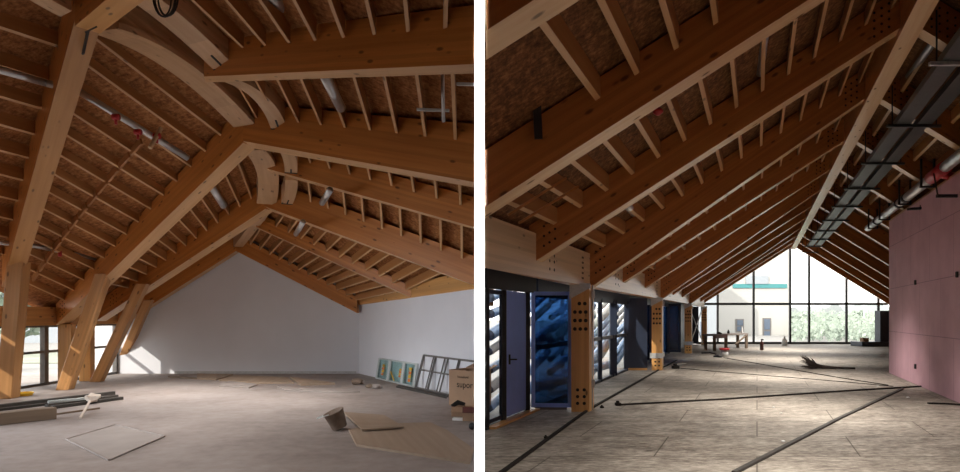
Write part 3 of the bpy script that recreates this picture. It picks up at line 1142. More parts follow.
NEAR = ['nearest', 'second', 'third', 'fourth', 'fifth', 'sixth', 'seventh', 'eighth', 'ninth', 'tenth', 'eleventh', 'twelfth', 'farthest']
for k, Z in enumerate(Zi):
    w = 0.26
    near = Z - w
    # left slope
    ew = V((SK * w, w, 0))
    s0 = max(SE, 0.04 + SK * w - SK * Z)
    lo = .26 if k in (3, 6, 9) else 0          # the rafters over the columns are deeper at the foot
    q = [B(s0, rz(s0, lo), Z), B(SR - .14, rz(SR - .14), Z), B(SR - .14, rz(SR - .14) + RH, Z), B(s0, rz(s0) + RH, Z)]
    q = [p - ew for p in q]
    el = ew
    if s0 > SE:
        sn, sf = .04 - SK * (Z - w), .04 - SK * Z
        q[0], q[3] = B(sn, rz(sn), Z - w), B(sn, rz(sn) + RH, Z - w)
        e0 = B(sf, rz(sf), Z) - q[0]
        el = [e0, ew, ew, e0]
    ex = None
    if 2 <= k <= 6:
        ex = lambda b, q=q: (face_dots(b, q, [.04, .055, .07], [.25, .5, .75], .018), face_dots(b, q, [.93, .95, .97], [.2, .4, .6, .8], .02))
    elif k > 1:
        ex = lambda b, q=q: face_dots(b, q, [.03, .05], [.3, .5, .7], .02)
    o = hexa_obj('roof_rafter', q, el, [M['glulam'], M['hole'], M['lit_underside']], extra=ex, bevel=0, under=2)
    tag(o, 'timber rafter of the right-hand hall, %s on the long left slope' % NEAR[k], 'rafter', 'left slope rafters of the right-hand hall')
    if k < 2:
        continue
    q = [B(SR + .14, rz(SR + .14), Z), B(SX, rz(SX), Z), B(SX, rz(SX) + RH, Z), B(SR + .14, rz(SR + .14) + RH, Z)]
    q = [p - ew for p in q]
    ex = None
    if 2 <= k <= 6:
        ex = lambda b, q=q: face_dots(b, q, [.03, .05, .07, .09], [.2, .4, .6, .8], .018)
    o = hexa_obj('roof_rafter', q, ew, [M['glulam'], M['hole'], M['lit_underside']], extra=ex, bevel=0, under=2)
    tag(o, 'timber rafter of the right-hand hall, %s on the right slope' % NEAR[k - 2 if k < 12 else 12], 'rafter', 'right slope rafters of the right-hand hall')

# ridge beam
q = [B(SR - .14, ZR - .18, 4.5), B(SR + .14, ZR - .18, 4.5), B(SR + .14, ZR + .5, 4.5), B(SR - .14, ZR + .5, 4.5)]
far = B(0, 0, 37.4) - B(0, 0, 4.5)
m = frame_of(q[0], far, V((1, 0, 0)))
b = MB().hexa(q, far)
b.mi[2] = 0
o = b.build('ridge_beam', [M['lit_underside'], M['glulam']], None, m)
for p in o.data.polygons:
    p.material_index = 0 if p.normal.z < -.9 else 1  # downward face takes the tone with bounced light painted in
tag(o, 'long straight ridge beam of the right-hand hall', 'ridge beam')

# deck
cb = MB()
DK = RH + .03
for Z0, Z1 in ((-4, 0), (0, 4), (4, 9.59), (9.59, 22), (22, 37.8)):
    sa0, sa1 = max(SE - 1.0, .035 - SK * Z0), max(SE - 1.0, .035 - SK * Z1)
    cb.hexa([B(sa0, rz(sa0) + DK, Z0), B(SR, ZR + DK, Z0), B(SR, ZR + DK, Z1), B(sa1, rz(sa1) + DK, Z1)], V((0, 0, .03)))
    cb.hexa([B(SR, ZR + DK, Z0), B(SX + .3, rz(SX + .3) + DK, Z0), B(SX + .3, rz(SX + .3) + DK, Z1), B(SR, ZR + DK, Z1)], V((0, 0, .03)))
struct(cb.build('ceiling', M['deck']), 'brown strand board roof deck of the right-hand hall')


# joists
def rjoists(ka, kb, ss, side, where):
    made = []
    for s in ss:
        Za, Zb = Zi[ka], Zi[kb] - .26
        t = 0.05
        zt = rz(s) + RH
        a, b = B(s, zt, Za), B(s, zt, Zb)
        if min(a.x, b.x) < 0.03:
            k = (0.04 - a.x) / (b.x - a.x)
            if k >= 1:
                continue
            a = mix(a, b, max(k, 0))
        dz = (rz(s + t) - rz(s))
        drop = V((0, 0, -.21))
        o = hexa_obj('roof_joist', [a + drop, b + drop, b, a], V((t, 0, dz)), [M['joist'], M['joist_lit_underside']], bevel=0, under=1)
        made.append((o, pix((a + b) / 2)[0]))
    made.sort(key=lambda t: t[1])
    for k, (o, _) in enumerate(made):
        tag(o, 'pale roof joist, %s from left %s' % (nth(k + 1), where), 'joist', 'roof joists %s' % where)


def sl(n, a, b):
    return [a + (b - a) * k / (n - 1) for k in range(n)]


rjoists(0, 1, sl(10, -1.6, 1.9), 0, 'before the second rafter, right-hand hall')
rjoists(1, 2, sl(14, -2.9, 1.9), 0, 'between second and third left-slope rafters, right-hand hall')
rjoists(2, 3, sl(14, -2.9, 1.9), 0, 'between third and fourth left-slope rafters, right-hand hall')
rjoists(3, 4, sl(12, -2.9, 1.8), 0, 'between fourth and fifth left-slope rafters, right-hand hall')
rjoists(4, 5, sl(12, -2.9, 1.8), 0, 'between fifth and sixth left-slope rafters, right-hand hall')
rjoists(2, 3, sl(5, 2.7, 4.6), 1, 'in nearest right-slope bay, right-hand hall')
rjoists(3, 4, sl(5, 2.7, 4.6), 1, 'in second right-slope bay, right-hand hall')
rjoists(4, 5, sl(5, 2.7, 4.6), 1, 'in third right-slope bay, right-hand hall')
rjoists(5, 6, sl(5, 2.7, 4.6), 1, 'in fourth right-slope bay, right-hand hall')

# header beams along the left of the right-hand hall
HZ0, HZ1 = 2.26, 2.88
ends = [7.13] + COLZ[:3] + [37.2]
HL = ['long pale timber lintel beam above the nearest blue doors', 'pale timber lintel beam over the second glazed bay', 'pale timber lintel beam over the third bay by the steel pipe post', 'pale timber lintel beam over the far cable-braced bay']
for k, (z0, z1) in enumerate(zip(ends, ends[1:])):
    q = [B(SE + .1, HZ0, z0 + .004), B(SE + .1, HZ0, z1 - .004), B(SE + .1, HZ1, z1 - .004), B(SE + .1, HZ1, z0 + .004)]
    def ex(b, q=q):
        nn = (q[1] - q[0]).cross(q[3] - q[0]).normalized()
        if nn.x < 0:
            nn = -nn
        for u in ([.55, .6] if k == 0 else [.3, .33]):
            for v in (.25, .45, .6):
                b.disc(mix(mix(q[0], q[1], u), mix(q[3], q[2], u), v), nn, .025, .004, 8, 1)
        for u in (.97, .985):
            for v in (.2, .35, .5, .65, .8):
                b.disc(mix(mix(q[0], q[1], u), mix(q[3], q[2], u), v), nn, .022, .004, 8, 1)
    e_ = V((-.26, 0, 0))
    o = hexa_obj('eaves_beam', q, e_ if k else [V((-.003, 0, 0)), e_, e_, V((-.003, 0, 0))], [M['header'], M['hole'], M['post']], extra=ex, bevel=0, under=2)
    tag(o, HL[k], 'beam', 'lintel beams of the right-hand hall')

# columns
CL = ['orange timber column with bolt holes beside the nearest blue doors', 'orange timber column with a steel band below the second rafter group', 'orange timber column behind the steel pipe post', 'slim orange timber column at the far glazed gable']
for k, Z in enumerate(COLZ):
    e = empty('timber_column', B(SE - .02, 0, Z), CL[k], 'column', 'timber columns of the right-hand hall')
    w = .32
    q = [B(SE - .02 - w / 2, 0, Z) - V((0, .3, 0)), B(SE - .02 + w / 2, 0, Z) - V((0, .3, 0))]
    q += [q[1] + V((0, 0, HZ0)), q[0] + V((0, 0, HZ0))]
    m = Matrix.Translation(q[0]) @ Matrix.Rotation(-math.pi / 2, 4, 'Y')
    b = MB().hexa(q, V((SK * .3, .3, 0)))
    for hgt in (.15, .27, .39):
        for u in (.35, .72):
            b.disc(mix(q[0], q[1], u) + V((0, 0, hgt)), (0, -1, 0), .03, .006, 10, 1)
    for r_, us in enumerate(((.45, .75), (.2, .5, .8), (.2, .5, .8), (.2, .5, .8))):
        for u in us:
            b.disc(mix(q[0], q[1], u) + V((0, 0, 1.92 - .15 * r_)), (0, -1, 0), .034, .006, 10, 1)
    b.build('column_shaft', [M['post'], M['hole']], e, m)
    # galvanised gusset at the head
    g = [q[3] + V((-.03, -.006, -.26)), q[2] + V((.02, -.006, -.06)), q[2] + V((.02, -.006, 0.02)), q[3] + V((-.03, -.006, .02))]
    MB().hexa(g, V((0, .012, 0))).build('gusset_plate', M['zinc'], e)
    if k in (1, 2):
        MB().box((q[0].x - .04, q[0].y - .02, .38), (q[1].x + .04, q[0].y + .06, .54)).build('steel_band', M['zinc'], e)
    # steel pipe beside the column
    if k < 3:
        p = B(SE + .16, 0, Z) + V((0.04, -.1, 0))
        MB().tube([p + V((0, 0, .0)), p + V((0, 0, HZ0))], .035 if k else .045, 10).build('steel_pipe', M['zinc'], e, smooth=True)
        pb = MB()
        for hz in (.42, 2.02):
            pb.box((p.x - .07, p.y - .06, hz), (p.x + .07, p.y + .06, hz + .14))
        pb.build('pipe_clamp', M['zinc'], e, bevel=.01)

# glazed bays, recessed plane
SG = -4.08
ZB = [9.3] + COLZ
e_lab = {}


def leaf(parent, p0, p1, z0, z1, mat, fw, gmat, name='door_leaf', solid=False, t=.05):
    """Framed leaf between plan points p0 and p1."""
    d = (p1 - p0).normalized()
    n = V((-d.y, d.x, 0))
    up = V((0, 0, 1))
    Lw = (p1 - p0).length
    def pt(u, z, off=0):
        return p0 + d * u + up * z + n * off
    b = MB()
    def rect(u0, u1, a0, a1, th, off=0):
        b.hexa([pt(u0, a0, off), pt(u1, a0, off), pt(u1, a1, off), pt(u0, a1, off)], n * th)
    if solid:
        rect(0, Lw, z0, z1, t)
        return b.build(name, M[mat], parent, bevel=.004)
    rect(0, fw, z0, z1, t)
    rect(Lw - fw, Lw, z0, z1, t)
    rect(fw, Lw - fw, z0, z0 + fw, t)
    rect(fw, Lw - fw, z1 - fw, z1, t)
    o = b.build(name, M[mat], parent, bevel=.004)
    g = MB().hexa([pt(fw, z0 + fw, t * .4), pt(Lw - fw, z0 + fw, t * .4), pt(Lw - fw, z1 - fw, t * .4), pt(fw, z1 - fw, t * .4)], n * .008)
    g.build('door_pane' if 'door' in name else 'window_pane', M[gmat], o)
    return o


def gp(Z, s=SG):
    return B(s, 0, Z)


TOP = 2.16
# bay one: door set
d1 = empty('door_1', gp(10))
struct(d1, 'dark blue folding door set nearest the white partition')
b = MB()
b.bar(gp(9.25) + V((0, 0, TOP + .26)), gp(11.3) + V((0, 0, TOP + .26)), .12, .6)
b.bar(gp(9.25) + V((0, 0, .015)), gp(11.3) + V((0, 0, .015)), .12, .03)
for z in (9.34, 9.98, 11.02):
    b.bar(gp(z), gp(z) + V((0, 0, TOP)), .09, .10, up=(0, 1, 0))
b.build('door_frame', M['black'], d1)
leaf(d1, gp(9.40), gp(9.98), .05, TOP - .05, 'navy', .07, 'glass')
leaf(d1, gp(10.05), gp(10.95), .05, TOP - .05, 'navy_light', .09, 'glass', solid=True)
lf = leaf(d1, B(SG + .02, 0, 11.15), B(SG + .76, 0, 11.12), .06, TOP - .02, 'navy_light', .07, 'glass_blue')
hp = gp(10.02) + V((.08, -.02, 1.0))
MB().bar(hp - V((0, 0, .08)), hp + V((0, 0, .08)), .03, .03).bar(hp, hp + V((.12, 0, 0)), .02, .02).build('door_handle', M['black'], d1)
o = MB().hexa([B(SG + .02, 0, 9.3), B(SG + .02, 0, 11.2), B(SG + .16, 0, 11.2), B(SG + .16, 0, 9.3)], V((0, 0, .035))).build('door_sill', M['post'], d1)
struct(MB().hexa([B(SG + .05, 0, 11.25), B(SE - .2, 0, 11.25), B(SE - .2, .07, 11.25), B(SG + .05, .07, 11.25)], V((0, .05, 0))).build('trim_1', M['oldwood']))

# bay two: two-light window with a transom, then a solid navy leaf
w2 = empty('window_6', gp(17))
struct(w2, 'dark blue two-light window of the second bay')
b = MB()
for z in (14.6, 16.1, 17.4, 17.75, 19.3):
    b.bar(gp(z), gp(z) + V((0, 0, TOP)), .10 if z < 17.5 else .12, .12, up=(0, 1, 0))
for h in (.03, 1.12, TOP - .06):
    b.bar(gp(11.6) + V((0, 0, h)), gp(19.4) + V((0, 0, h)), .1, .09 if h > .1 else .06)
b.bar(gp(11.4) + V((0, 0, TOP + .26)), gp(19.8) + V((0, 0, TOP + .26)), .12, .6)
b.build('window_frame', M['navy'], w2)
for za, zb in ((11.6, 14.6), (14.65, 16.1), (16.15, 17.4), (17.8, 19.25)):
    for h0, h1 in ((.07, 1.07), (1.17, TOP - .1)):
        a, c = gp(za), gp(zb)
        MB().hexa([a + V((0, 0, h0)), c + V((0, 0, h0)), c + V((0, 0, h1)), a + V((0, 0, h1))], V((.008, 0, 0))).build('window_pane', M['glass'], w2)
d2 = leaf(None, B(SG, 0, 19.55), B(SE - .2, 0, 19.5), .06, TOP + .1, 'navy', .05, 'glass', name='door_2', solid=True)
struct(d2, 'solid navy door leaf beside the steel-banded column')
struct(MB().hexa([B(SG + .05, 0, 19.45), B(SE - .2, 0, 19.45), B(SE - .2, .06, 19.45), B(SG + .05, .06, 19.45)], V((0, .05, 0))).build('trim_2', M['post']))
# bay three
b3 = empty('window_7', gp(24))
struct(b3, 'navy glazing of the third bay')
b = MB()
b.bar(gp(19.8) + V((0, 0, TOP + .26)), gp(28.6) + V((0, 0, TOP + .26)), .12, .6)
for z in (20.4, 23.5, 26, 28.2):
    b.bar(gp(z), gp(z) + V((0, 0, TOP)), .14, .2, up=(0, 1, 0))
b.bar(gp(19.8) + V((0, 0, .03)), gp(28.4) + V((0, 0, .03)), .12, .06)
b.build('window_frame', M['navy'], b3)
for za, zb in ((20.5, 23.4), (23.6, 25.9), (26.1, 28.1)):
    a, c = gp(za), gp(zb)
    MB().hexa([a + V((0, 0, .06)), c + V((0, 0, .06)), c + V((0, 0, TOP - .05)), a + V((0, 0, TOP - .05))], V((.008, 0, 0))).build('window_pane', M['glass_blue'], b3)
d3 = empty('door_3', B(SG, 0, 28.2))
struct(d3, 'narrow navy door leaf standing open in the third bay')
leaf(d3, B(SG, 0, 28.2), B(SE - .2, 0, 28.1), .06, TOP + .1, 'navy', .1, 'glass_blue')
# bay four
d4 = leaf(None, B(SG, 0, 36.7), B(SE - .2, 0, 36.6), .06, TOP + .1, 'navy', .05, 'glass', name='door_4', solid=True)
struct(d4, 'solid navy panel behind the crossed bracing cables')
b4 = MB()
b4.bar(gp(28.7) + V((0, 0, 1.35)), gp(37.5) + V((0, 0, 1.35)), .06, 2.7)
struct(b4.build('wall_side', M['navy']))
e = empty('cable_brace', B(SE, 0, 33), 'crossed pale bracing cables in the far left bay', 'brace')
for a, c in ((B(SE + .05, .15, 28.9), B(SE + .05, 2.2, 36.6)), (B(SE + .05, 2.2, 28.9), B(SE + .05, .15, 36.6))):
    MB().tube([a, c], .03, 8).build('brace_cable', M['alu'], e)

# floor and closing walls of the right-hand hall
fl = MB()
vs = [B(-4.3, 0, 6), B(8.3, 0, 6), B(8.3, 0, 38.2), B(-4.3, 0, 38.2)]
fl.hexa([V((0.0, -4, -.1)), V((12, -4, -.1)), V((12, -4, 0)), V((0.0, -4, 0))], V((0, 13.6, 0)))
fl2 = MB()
poly = [V((0, -4, 0)), V((12, -4, 0)), B(8.3, 0, 10), B(8.3, 0, 38.2), B(-4.3, 0, 38.2), B(-4.3, 0, 9.62)]
n = len(poly)
fl2.add(poly + [p - V((0, 0, .1)) for p in poly], [tuple(range(n)), tuple(range(n, 2 * n))] + [(k, (k + 1) % n, n + (k + 1) % n, n + k) for k in range(n)])
struct(fl2.build('floor', M['osb_floor']), 'worn strand board floor of the right-hand hall')

# pink wall
m = Matrix((AX, V((-AX.y, AX.x, 0)), V((0, 0, 1)))).transposed().to_4x4()
m.translation = B(3.94, 0, 18.5)
b = MB()
p0, p1 = B(3.94, 0, 18.5), B(3.94, 0, -4)
b.hexa([p1, p0, p0 + V((0, 0, 4.5)), p1 + V((0, 0, 4.5))], V((.25, 0, 0)))
p2 = B(8.2, 0, 18.5)
b.hexa([p0 + V((.25, 0, 0)), p2, p2 + V((0, 0, 4.5)), p0 + V((.25, 0, 4.5))], V((0, -.2, 0)))
struct(b.build('wall_pink', M['pink'], None, m), 'pink insulation board wall on the right side')
struct(MB().hexa([p1 + V((0, 0, 4.5)), p0 + V((0, 0, 4.5)), p0 + V((.25, 0, 4.5)), p1 + V((.25, 0, 4.5))], V((0, 0, .05))).build('trim_3', M['joist']))
q = [B(8.2, 0, -4), B(8.2, 0, 38), B(8.2, 3.1, 38), B(8.2, 3.1, -4)]
struct(MB().hexa(q, V((.2, 0, 0))).build('wall_eaves', M['shell']))
struct(MB().box((-14, -4.3, -.1), (12, -4, 7.2)).build('wall_rear', M['shell']))

# far glazed gable
ZG = 37.6
ge = empty('window_8', B(2.2, 0, ZG))
struct(ge, 'tall black-framed glazed gable at the far end of the right-hand hall')
k_ = ZG / F


def gx(x):
    return (x - 757) * k_


b = MB()
mull = [718, 754, 790.5, 809.5, 847, 879]
for x in mull:
    s = gx(x)
    b.hexa([B(s - .05, 0, ZG), B(s + .05, 0, ZG), B(s + .05, rz(s) + .3, ZG), B(s - .05, rz(s) + .3, ZG)], V((0, .12, 0)))
for z0, z1 in ((0.0, .13), (2.36, 2.50)):
    b.hexa([B(SE - .4, z0, ZG - .01), B(SX, z0, ZG - .01), B(SX, z1, ZG - .01), B(SE - .4, z1, ZG - .01)], V((0, .1, 0)))
b.build('window_frame', M['black'], ge)
xs = [gx(700)] + [gx(x) for x in mull] + [gx(888)]
for s0, s1 in zip(xs, xs[1:]):
    MB().hexa([B(s0 + .05, .1, ZG + .05), B(s1 - .05, .1, ZG + .05), B(s1 - .05, 2.36, ZG + .05), B(s0 + .05, 2.36, ZG + .05)], V((0, .01, 0))).build('window_pane', M['glass'], ge)
    MB().hexa([B(s0 + .05, 2.5, ZG + .05), B(s1 - .05, 2.5, ZG + .05), B(s1 - .05, rz(s1) + .2, ZG + .05), B(s0 + .05, rz(s0) + .2, ZG + .05)], V((0, .01, 0))).build('window_pane', M['glass'], ge)

# cable tray ------------------------------------------------------------
TZ = 5.27
e = empty('cable_tray', B(2.9, TZ, 20), 'long dark cable tray hanging under the ridge of the right-hand hall', 'cable tray')
for s0 in (2.58, 2.98):
    a, c = B(s0, TZ, 4.5), B(s0, TZ, 31.8)
    d = c - a
    b = MB()
    b.hexa([a, a + V((.28, 0, 0)), a + V((.28, 0, .015)), a + V((0, 0, .015))], d)
    b.hexa([a + V((0, 0, .015)), a + V((.015, 0, .015)), a + V((.015, 0, .11)), a + V((0, 0, .11))], d)
    b.hexa([a + V((.265, 0, .015)), a + V((.28, 0, .015)), a + V((.28, 0, .11)), a + V((.265, 0, .11))], d)
    b.build('tray_channel', M['tray'], e)
for k, Z in enumerate(Zi[2:12]):
    zc = Z - .4
    p, q_ = B(2.42, TZ - .03, zc), B(3.42, TZ - .03, zc)
    MB().bar(p, q_, .05, .05).build('cross_bar', M['tray'] if k else M['zinc'], e)
    for p_ in (p + V((.1, 0, 0)), q_ - V((.08, 0, 0))):
        MB().tube([p_, V((p_.x, p_.y, rz(p_.x - SK * p_.y) + .3))], .012, 6).build('hanger_rod', M['black'], e)

# sprinkler main on the right ---------------------------------------------
PZ, PS = 4.66, 3.74
e = empty('sprinkler_main', B(PS, PZ, 16), 'thick silver sprinkler pipe with a red coupling above the pink wall', 'pipe')
MB().tube([B(PS, PZ, 20.9), B(PS, PZ, 12.9)], .105, 16).build('pipe_run', M['steel'], e, smooth=True)
MB().tube([B(PS, PZ, 12.7), B(PS, PZ, 9)], .105, 16).build('pipe_run', M['steel'], e, smooth=True)
b = MB().tube([B(PS, PZ, 13.3), B(PS, PZ, 12.3)], .13, 16)
c = B(PS, PZ, 12.8)
b.tube([c, c + V((.35, 0, -.1))], .09, 12)
b.build('red_coupling', M['red'], e, smooth=True)
for Z in (13.6, 15.7, 18.2, 20.0):
    c = B(PS, PZ, Z)
    b = MB()
    for dx in (-.14, .14):
        b.bar(c + V((dx, 0, -.13)), c + V((dx, 0, rz(PS) - PZ + .2)), .035, .035)
    b.bar(c + V((-.16, 0, -.13)), c + V((.16, 0, -.13)), .05, .035)
    b.build('pipe_hanger', M['black'], e)
for Z in (15.4, 16.2, 19.2):
    MB().tube([B(PS, PZ, Z), B(PS, PZ, Z + .15)], .125, 14).build('pipe_collar', M['black'], e, smooth=True)
c = P(917, 209, 14.9)
tag(MB().bar(c + V((-.2, 0, 0)), c + V((.22, 0, .02)), .12, .05).bar(c + V((.1, 0, .06)), c + V((.22, 0, .06)), .1, .08).build('wall_bracket', M['black']), 'black bracket jutting from the top of the pink wall', 'bracket')
c = P(948, 196, 12.2)
tag(MB().bar(c + V((-.22, 0, 0)), c + V((.3, 0, 0)), .06, .06).tube([c + V((-.2, 0, 0)), c + V((-.28, 0, .45))], .015, 6).build('wall_bracket', M['black']), 'black bent bracket below the red pipe coupling', 'bracket')
for lab, x, y, Z in (('dark small fixing on the upper seam of the pink wall', 921, 282, 15.35), ('dark small fixing low on the pink wall', 921, 366, 15.35), ('dark fixing at the right picture edge of the pink wall', 958, 274, 12.15)):
    s_ = B(3.94, 0, Z)
    c = V((s_.x - .01, Z, EYE + (HY - y) * Z / F))
    tag(MB().box((c.x - .03, c.y - .03, c.z - .07), (c.x + .02, c.y + .03, c.z + .05)).build('wall_fixing', M['black'], bevel=.01), lab, 'fixing', 'fixings on the pink wall')

# pipes between the left-slope rafters
SB = 'silver pipes among the left-slope rafters'
for lab, a, b_, r in (
    ('silver pipe at the upper left corner of the right-hand hall', P(487, 50, 5.6), P(532, 108, 6.9), .075),
    ('silver pipe between the lintel-side joists of the third rafter', P(572, 148, 7.6), P(597, 178, 8.75), .06),
    ('silver pipe upright between the third and fourth rafters', P(765, 36, 7.6), P(760, 74, 8.7), .045),
    ('silver pipe among the joists of the fourth rafter bay', P(627, 205, 10.2), P(634, 213, 11.4), .07),
    ('silver pipe next to the ridge beam on the right slope', P(935, 40, 9.4), P(909, 76, 11.2), .06),
):
    o = MB().tube([a, b_], r, 12).build('sprinkler_pipe', M['steel'], smooth=True)
    tag(o, lab, 'pipe', SB)
tag(MB().bar(P(536.5, 97, 6.05), P(538.5, 139, 6.05), .08, .03, up=(0, 1, 0)).build('hanger_strap', M['black']), 'dark steel strap fixed to the face of the second rafter', 'strap')
c = P(658, 110, 7.1)
tag(MB().lathe(c, [(0, .03), (.03, .03), (.06, -.01), (.06, -.03), (.02, -.06), (0, -.06)], 12).build('red_sprinkler', M['red'], smooth=True), 'small red sprinkler head below the second rafter', 'sprinkler')
for lab, a, b_ in (('thin pale batten under the deck at the lintel, upper one', P(508, 215, 7.3), P(566, 178, 7.6)), ('thin pale batten under the deck at the lintel, lower one', P(519, 223, 7.5), P(578, 186.5, 7.8))):
    tag(MB().bar(a, b_, .035, .03).build('roof_batten', M['joist']), lab, 'batten', 'battens by the long lintel')


# things on the right floor -----------------------------------------------
def strip(label, pxs, w, h, mat='dark', cat='strip', name='floor_strip', group='black strips on the strand board floor', z=0.0):
    b = MB()
    pts = [G(*p) for p in pxs]
    for a, c in zip(pts, pts[1:]):
        b.bar(a + V((0, 0, z + h / 2)), c + V((0, 0, z + h / 2)), w, h)
    o = b.build(name, M[mat])
    return tag(o, label, cat, group)


strip('long black strip along the doors from the foreground to the far column', [(497, 477), (587, 411.3), (660, 369.5), (677, 360.5)], .045, .03)
strip('black strip crossing the floor from the middle to the pink wall', [(619, 405.5), (720, 400), (840, 391.8), (922, 386.8)], .055, .03)
strip('thin black strip from beside the second column to the pink wall', [(676, 368), (720, 372), (840, 381.7), (893, 386.6)], .05, .015)
strip('thinnest dark cable running from the bucket toward the pink wall', [(724, 358), (840, 378), (888, 385.5)], .025, .02, cat='cable', name='floor_cable')
strip('broad grey profile lying diagonally across the right foreground', [(734, 474), (840, 418.8), (903, 389)], .055, .03, 'rail', name='metal_profile')
strip('short black strip lying at the foot of the pink wall', [(928, 404), (948, 404.5), (962, 405.5)], .06, .03)
for lab, x, y, s in (('black block at the left end of the crossing strip', 618, 405.5, .11), ('black block beside the second column strip', 675.5, 368.6, .2), ('dark scrap beside the nearest column foot', 602, 408, .07), ('small dark scrap on the strip before the doors', 546, 438.5, .06), ('dark bracket at the foot of the pink wall', 923.5, 386.5, .1)):
    c = G(x, y)
    o = MB().box((c.x - s / 2, c.y - s / 2, 0), (c.x + s / 2, c.y + s / 2, s * .5)).box((c.x - s / 3, c.y - s / 4, s * .5), (c.x + s / 5, c.y + s / 4, s * .8)).build('scrap_block', M['dark'], bevel=.01)
    tag(o, lab, 'scrap', 'dark scraps on the strand board floor')
for k, (x, y) in enumerate(((773.5, 407.5), (781, 413.5), (783, 441.5), (878, 386.2), (908, 397.6), (694, 401.2))):
    c = G(x, y)
    o = MB().box((c.x - .018, c.y - .02, 0), (c.x + .018, c.y + .02, .015)).build('white_chip', M['white'])
    tag(o, ('tiny white chip on the floor left of the middle', 'tiny white chip just below the other near the middle', 'tiny white chip beside the broad grey profile', 'tiny white chip where the strips meet', 'tiny white chip between the strips and the pink wall', 'tiny white chip on the crossing strip')[k], 'chip', 'white chips on the strand board floor')

# twig broom
e = empty('twig_broom', G(820, 369), 'dark twig broom lying on the floor before the glazed gable', 'broom')
rnd = random.Random(11)
b = MB()
root = G(822, 368.8) + V((0, 0, .05))
for k in range(70):
    tip = G(rnd.uniform(799, 812), rnd.uniform(366, 370)) + V((0, 0, rnd.uniform(0.02, .42)))
    midp = mix(root, tip, .55) + V((0, 0, .0))
    midp.z *= .8
    b.tube([root + V((rnd.uniform(-.06, .06), rnd.uniform(-.06, .06), rnd.uniform(-.03, .05))), midp, tip], [.014, .012, .006], 4)
b.build('twigs', M['broom'], e)
MB().tube([root, G(838, 369) + V((0, 0, .04)), G(855, 369.3) + V((0, 0, .03))], [.07, .035, .03], 9).build('broom_handle', M['broom'], e, smooth=True)

# work table
e = empty('work_table', G(731, 350), 'rough wooden work table standing before the glazed gable', 'table')
zt = 0.84
tl, tr_ = P(713.5, 335, 31), P(748.5, 333, 33.8)
zt = 0.80
c0, c1, c2, c3 = G(713.6, 351), G(728, 349.5), G(747.5, 348), G(735.5, 348)
a, b2 = G(713, 351), G(748.5, 348)
along = (b2 - a)
dep = V((-.35, 1, 0)).normalized() * .75
b = MB()
b.hexa([a + V((0, 0, zt - .08)), b2 + V((0, 0, zt - .08)), b2 + V((0, 0, zt)), a + V((0, 0, zt))], dep)
b.build('table_top', M['greyboard'], e)
MB().hexa([a + V((0, -.03, zt - .2)), mix(a, b2, .38) + V((0, -.03, zt - .2)), mix(a, b2, .38) + V((0, -.03, zt - .02)), a + V((0, -.03, zt - .02))], V((0, .04, 0))).build('apron', M['maroon'], e)
for u, v in ((.05, .05), (.95, .05), (.05, .9), (.95, .9), (.36, .05), (.6, .9)):
    p = mix(a, b2, u) + dep * v
    MB().box((p.x - .06, p.y - .06, 0), (p.x + .06, p.y + .06, zt - .08)).build('leg', M['oldwood'], e)
MB().bar(mix(a, b2, .62) + V((0, 0, .25)), mix(a, b2, .94) + V((0, 0, .7)), .07, .06).build('brace', M['oldwood'], e)
for lab, u, r, h, mt, nm, ct in (('small white spray bottle on the work table', .9, .055, .34, 'white', 'spray_bottle', 'bottle'), ('dark small can on the work table', .5, .06, .2, 'dark', 'paint_can', 'can'), ('low dark toolbox on the work table', .25, .12, .1, 'dark', 'tool_tin', 'tin')):
    p = mix(a, b2, u) + dep * .3 + V((0, 0, zt))
    tag(MB().lathe(p, [(0, 0), (r, 0), (r, h * .6), (r * .5, h * .75), (r * .5, h), (0, h)], 14).build(nm, M[mt], smooth=False), lab, ct)
# bucket
c = G(724.5, 357)
e = empty('bucket', c, 'white paint bucket with a red rim on the floor before the work table', 'bucket')
MB().lathe(c, [(0, 0), (.13, 0), (.16, .3), (.14, .3), (.12, .02), (0, .02)], 18).build('bucket_body', M['white'], e, smooth=True)
MB().lathe(c + V((0, 0, .29)), [(.15, 0), (.2, .0), (.2, .08), (.15, .08)], 18).build('bucket_rim', M['red'], e, smooth=True)
o = strip('tangle of black cable on the floor left of the paint bucket', [(702, 353.5), (710, 353), (718, 355), (714, 357), (721, 357.5), (716, 355)], .05, .05, 'black', 'cable', 'cable_tangle', None)
# fire extinguisher and white jug
c = G(761.7, 350)
e = empty('fire_extinguisher', c, 'dark maroon fire extinguisher on the floor right of the work table', 'extinguisher')
MB().lathe(c, [(0, 0), (.085, 0), (.085, .36), (.03, .44), (.03, .5), (0, .5)], 14).build('cylinder_body', M['maroon'], e, smooth=True)
MB().box((c.x - .03, c.y - .03, .48), (c.x + .08, c.y + .03, .55)).build('valve_handle', M['black'], e)
c = G(784.5, 345.5)
e = empty('plastic_jug', c, 'milky plastic jug standing at the foot of the glazed gable', 'jug')
MB().lathe(c, [(0, 0), (.15, 0), (.15, .3), (.05, .42), (.05, .48)], 14).build('jug_body', M['bottle'], e, smooth=True)
MB().lathe(c + V((0, 0, .48)), [(.055, 0), (.055, .05), (0, .05)], 12).build('jug_cap', M['white'], e)

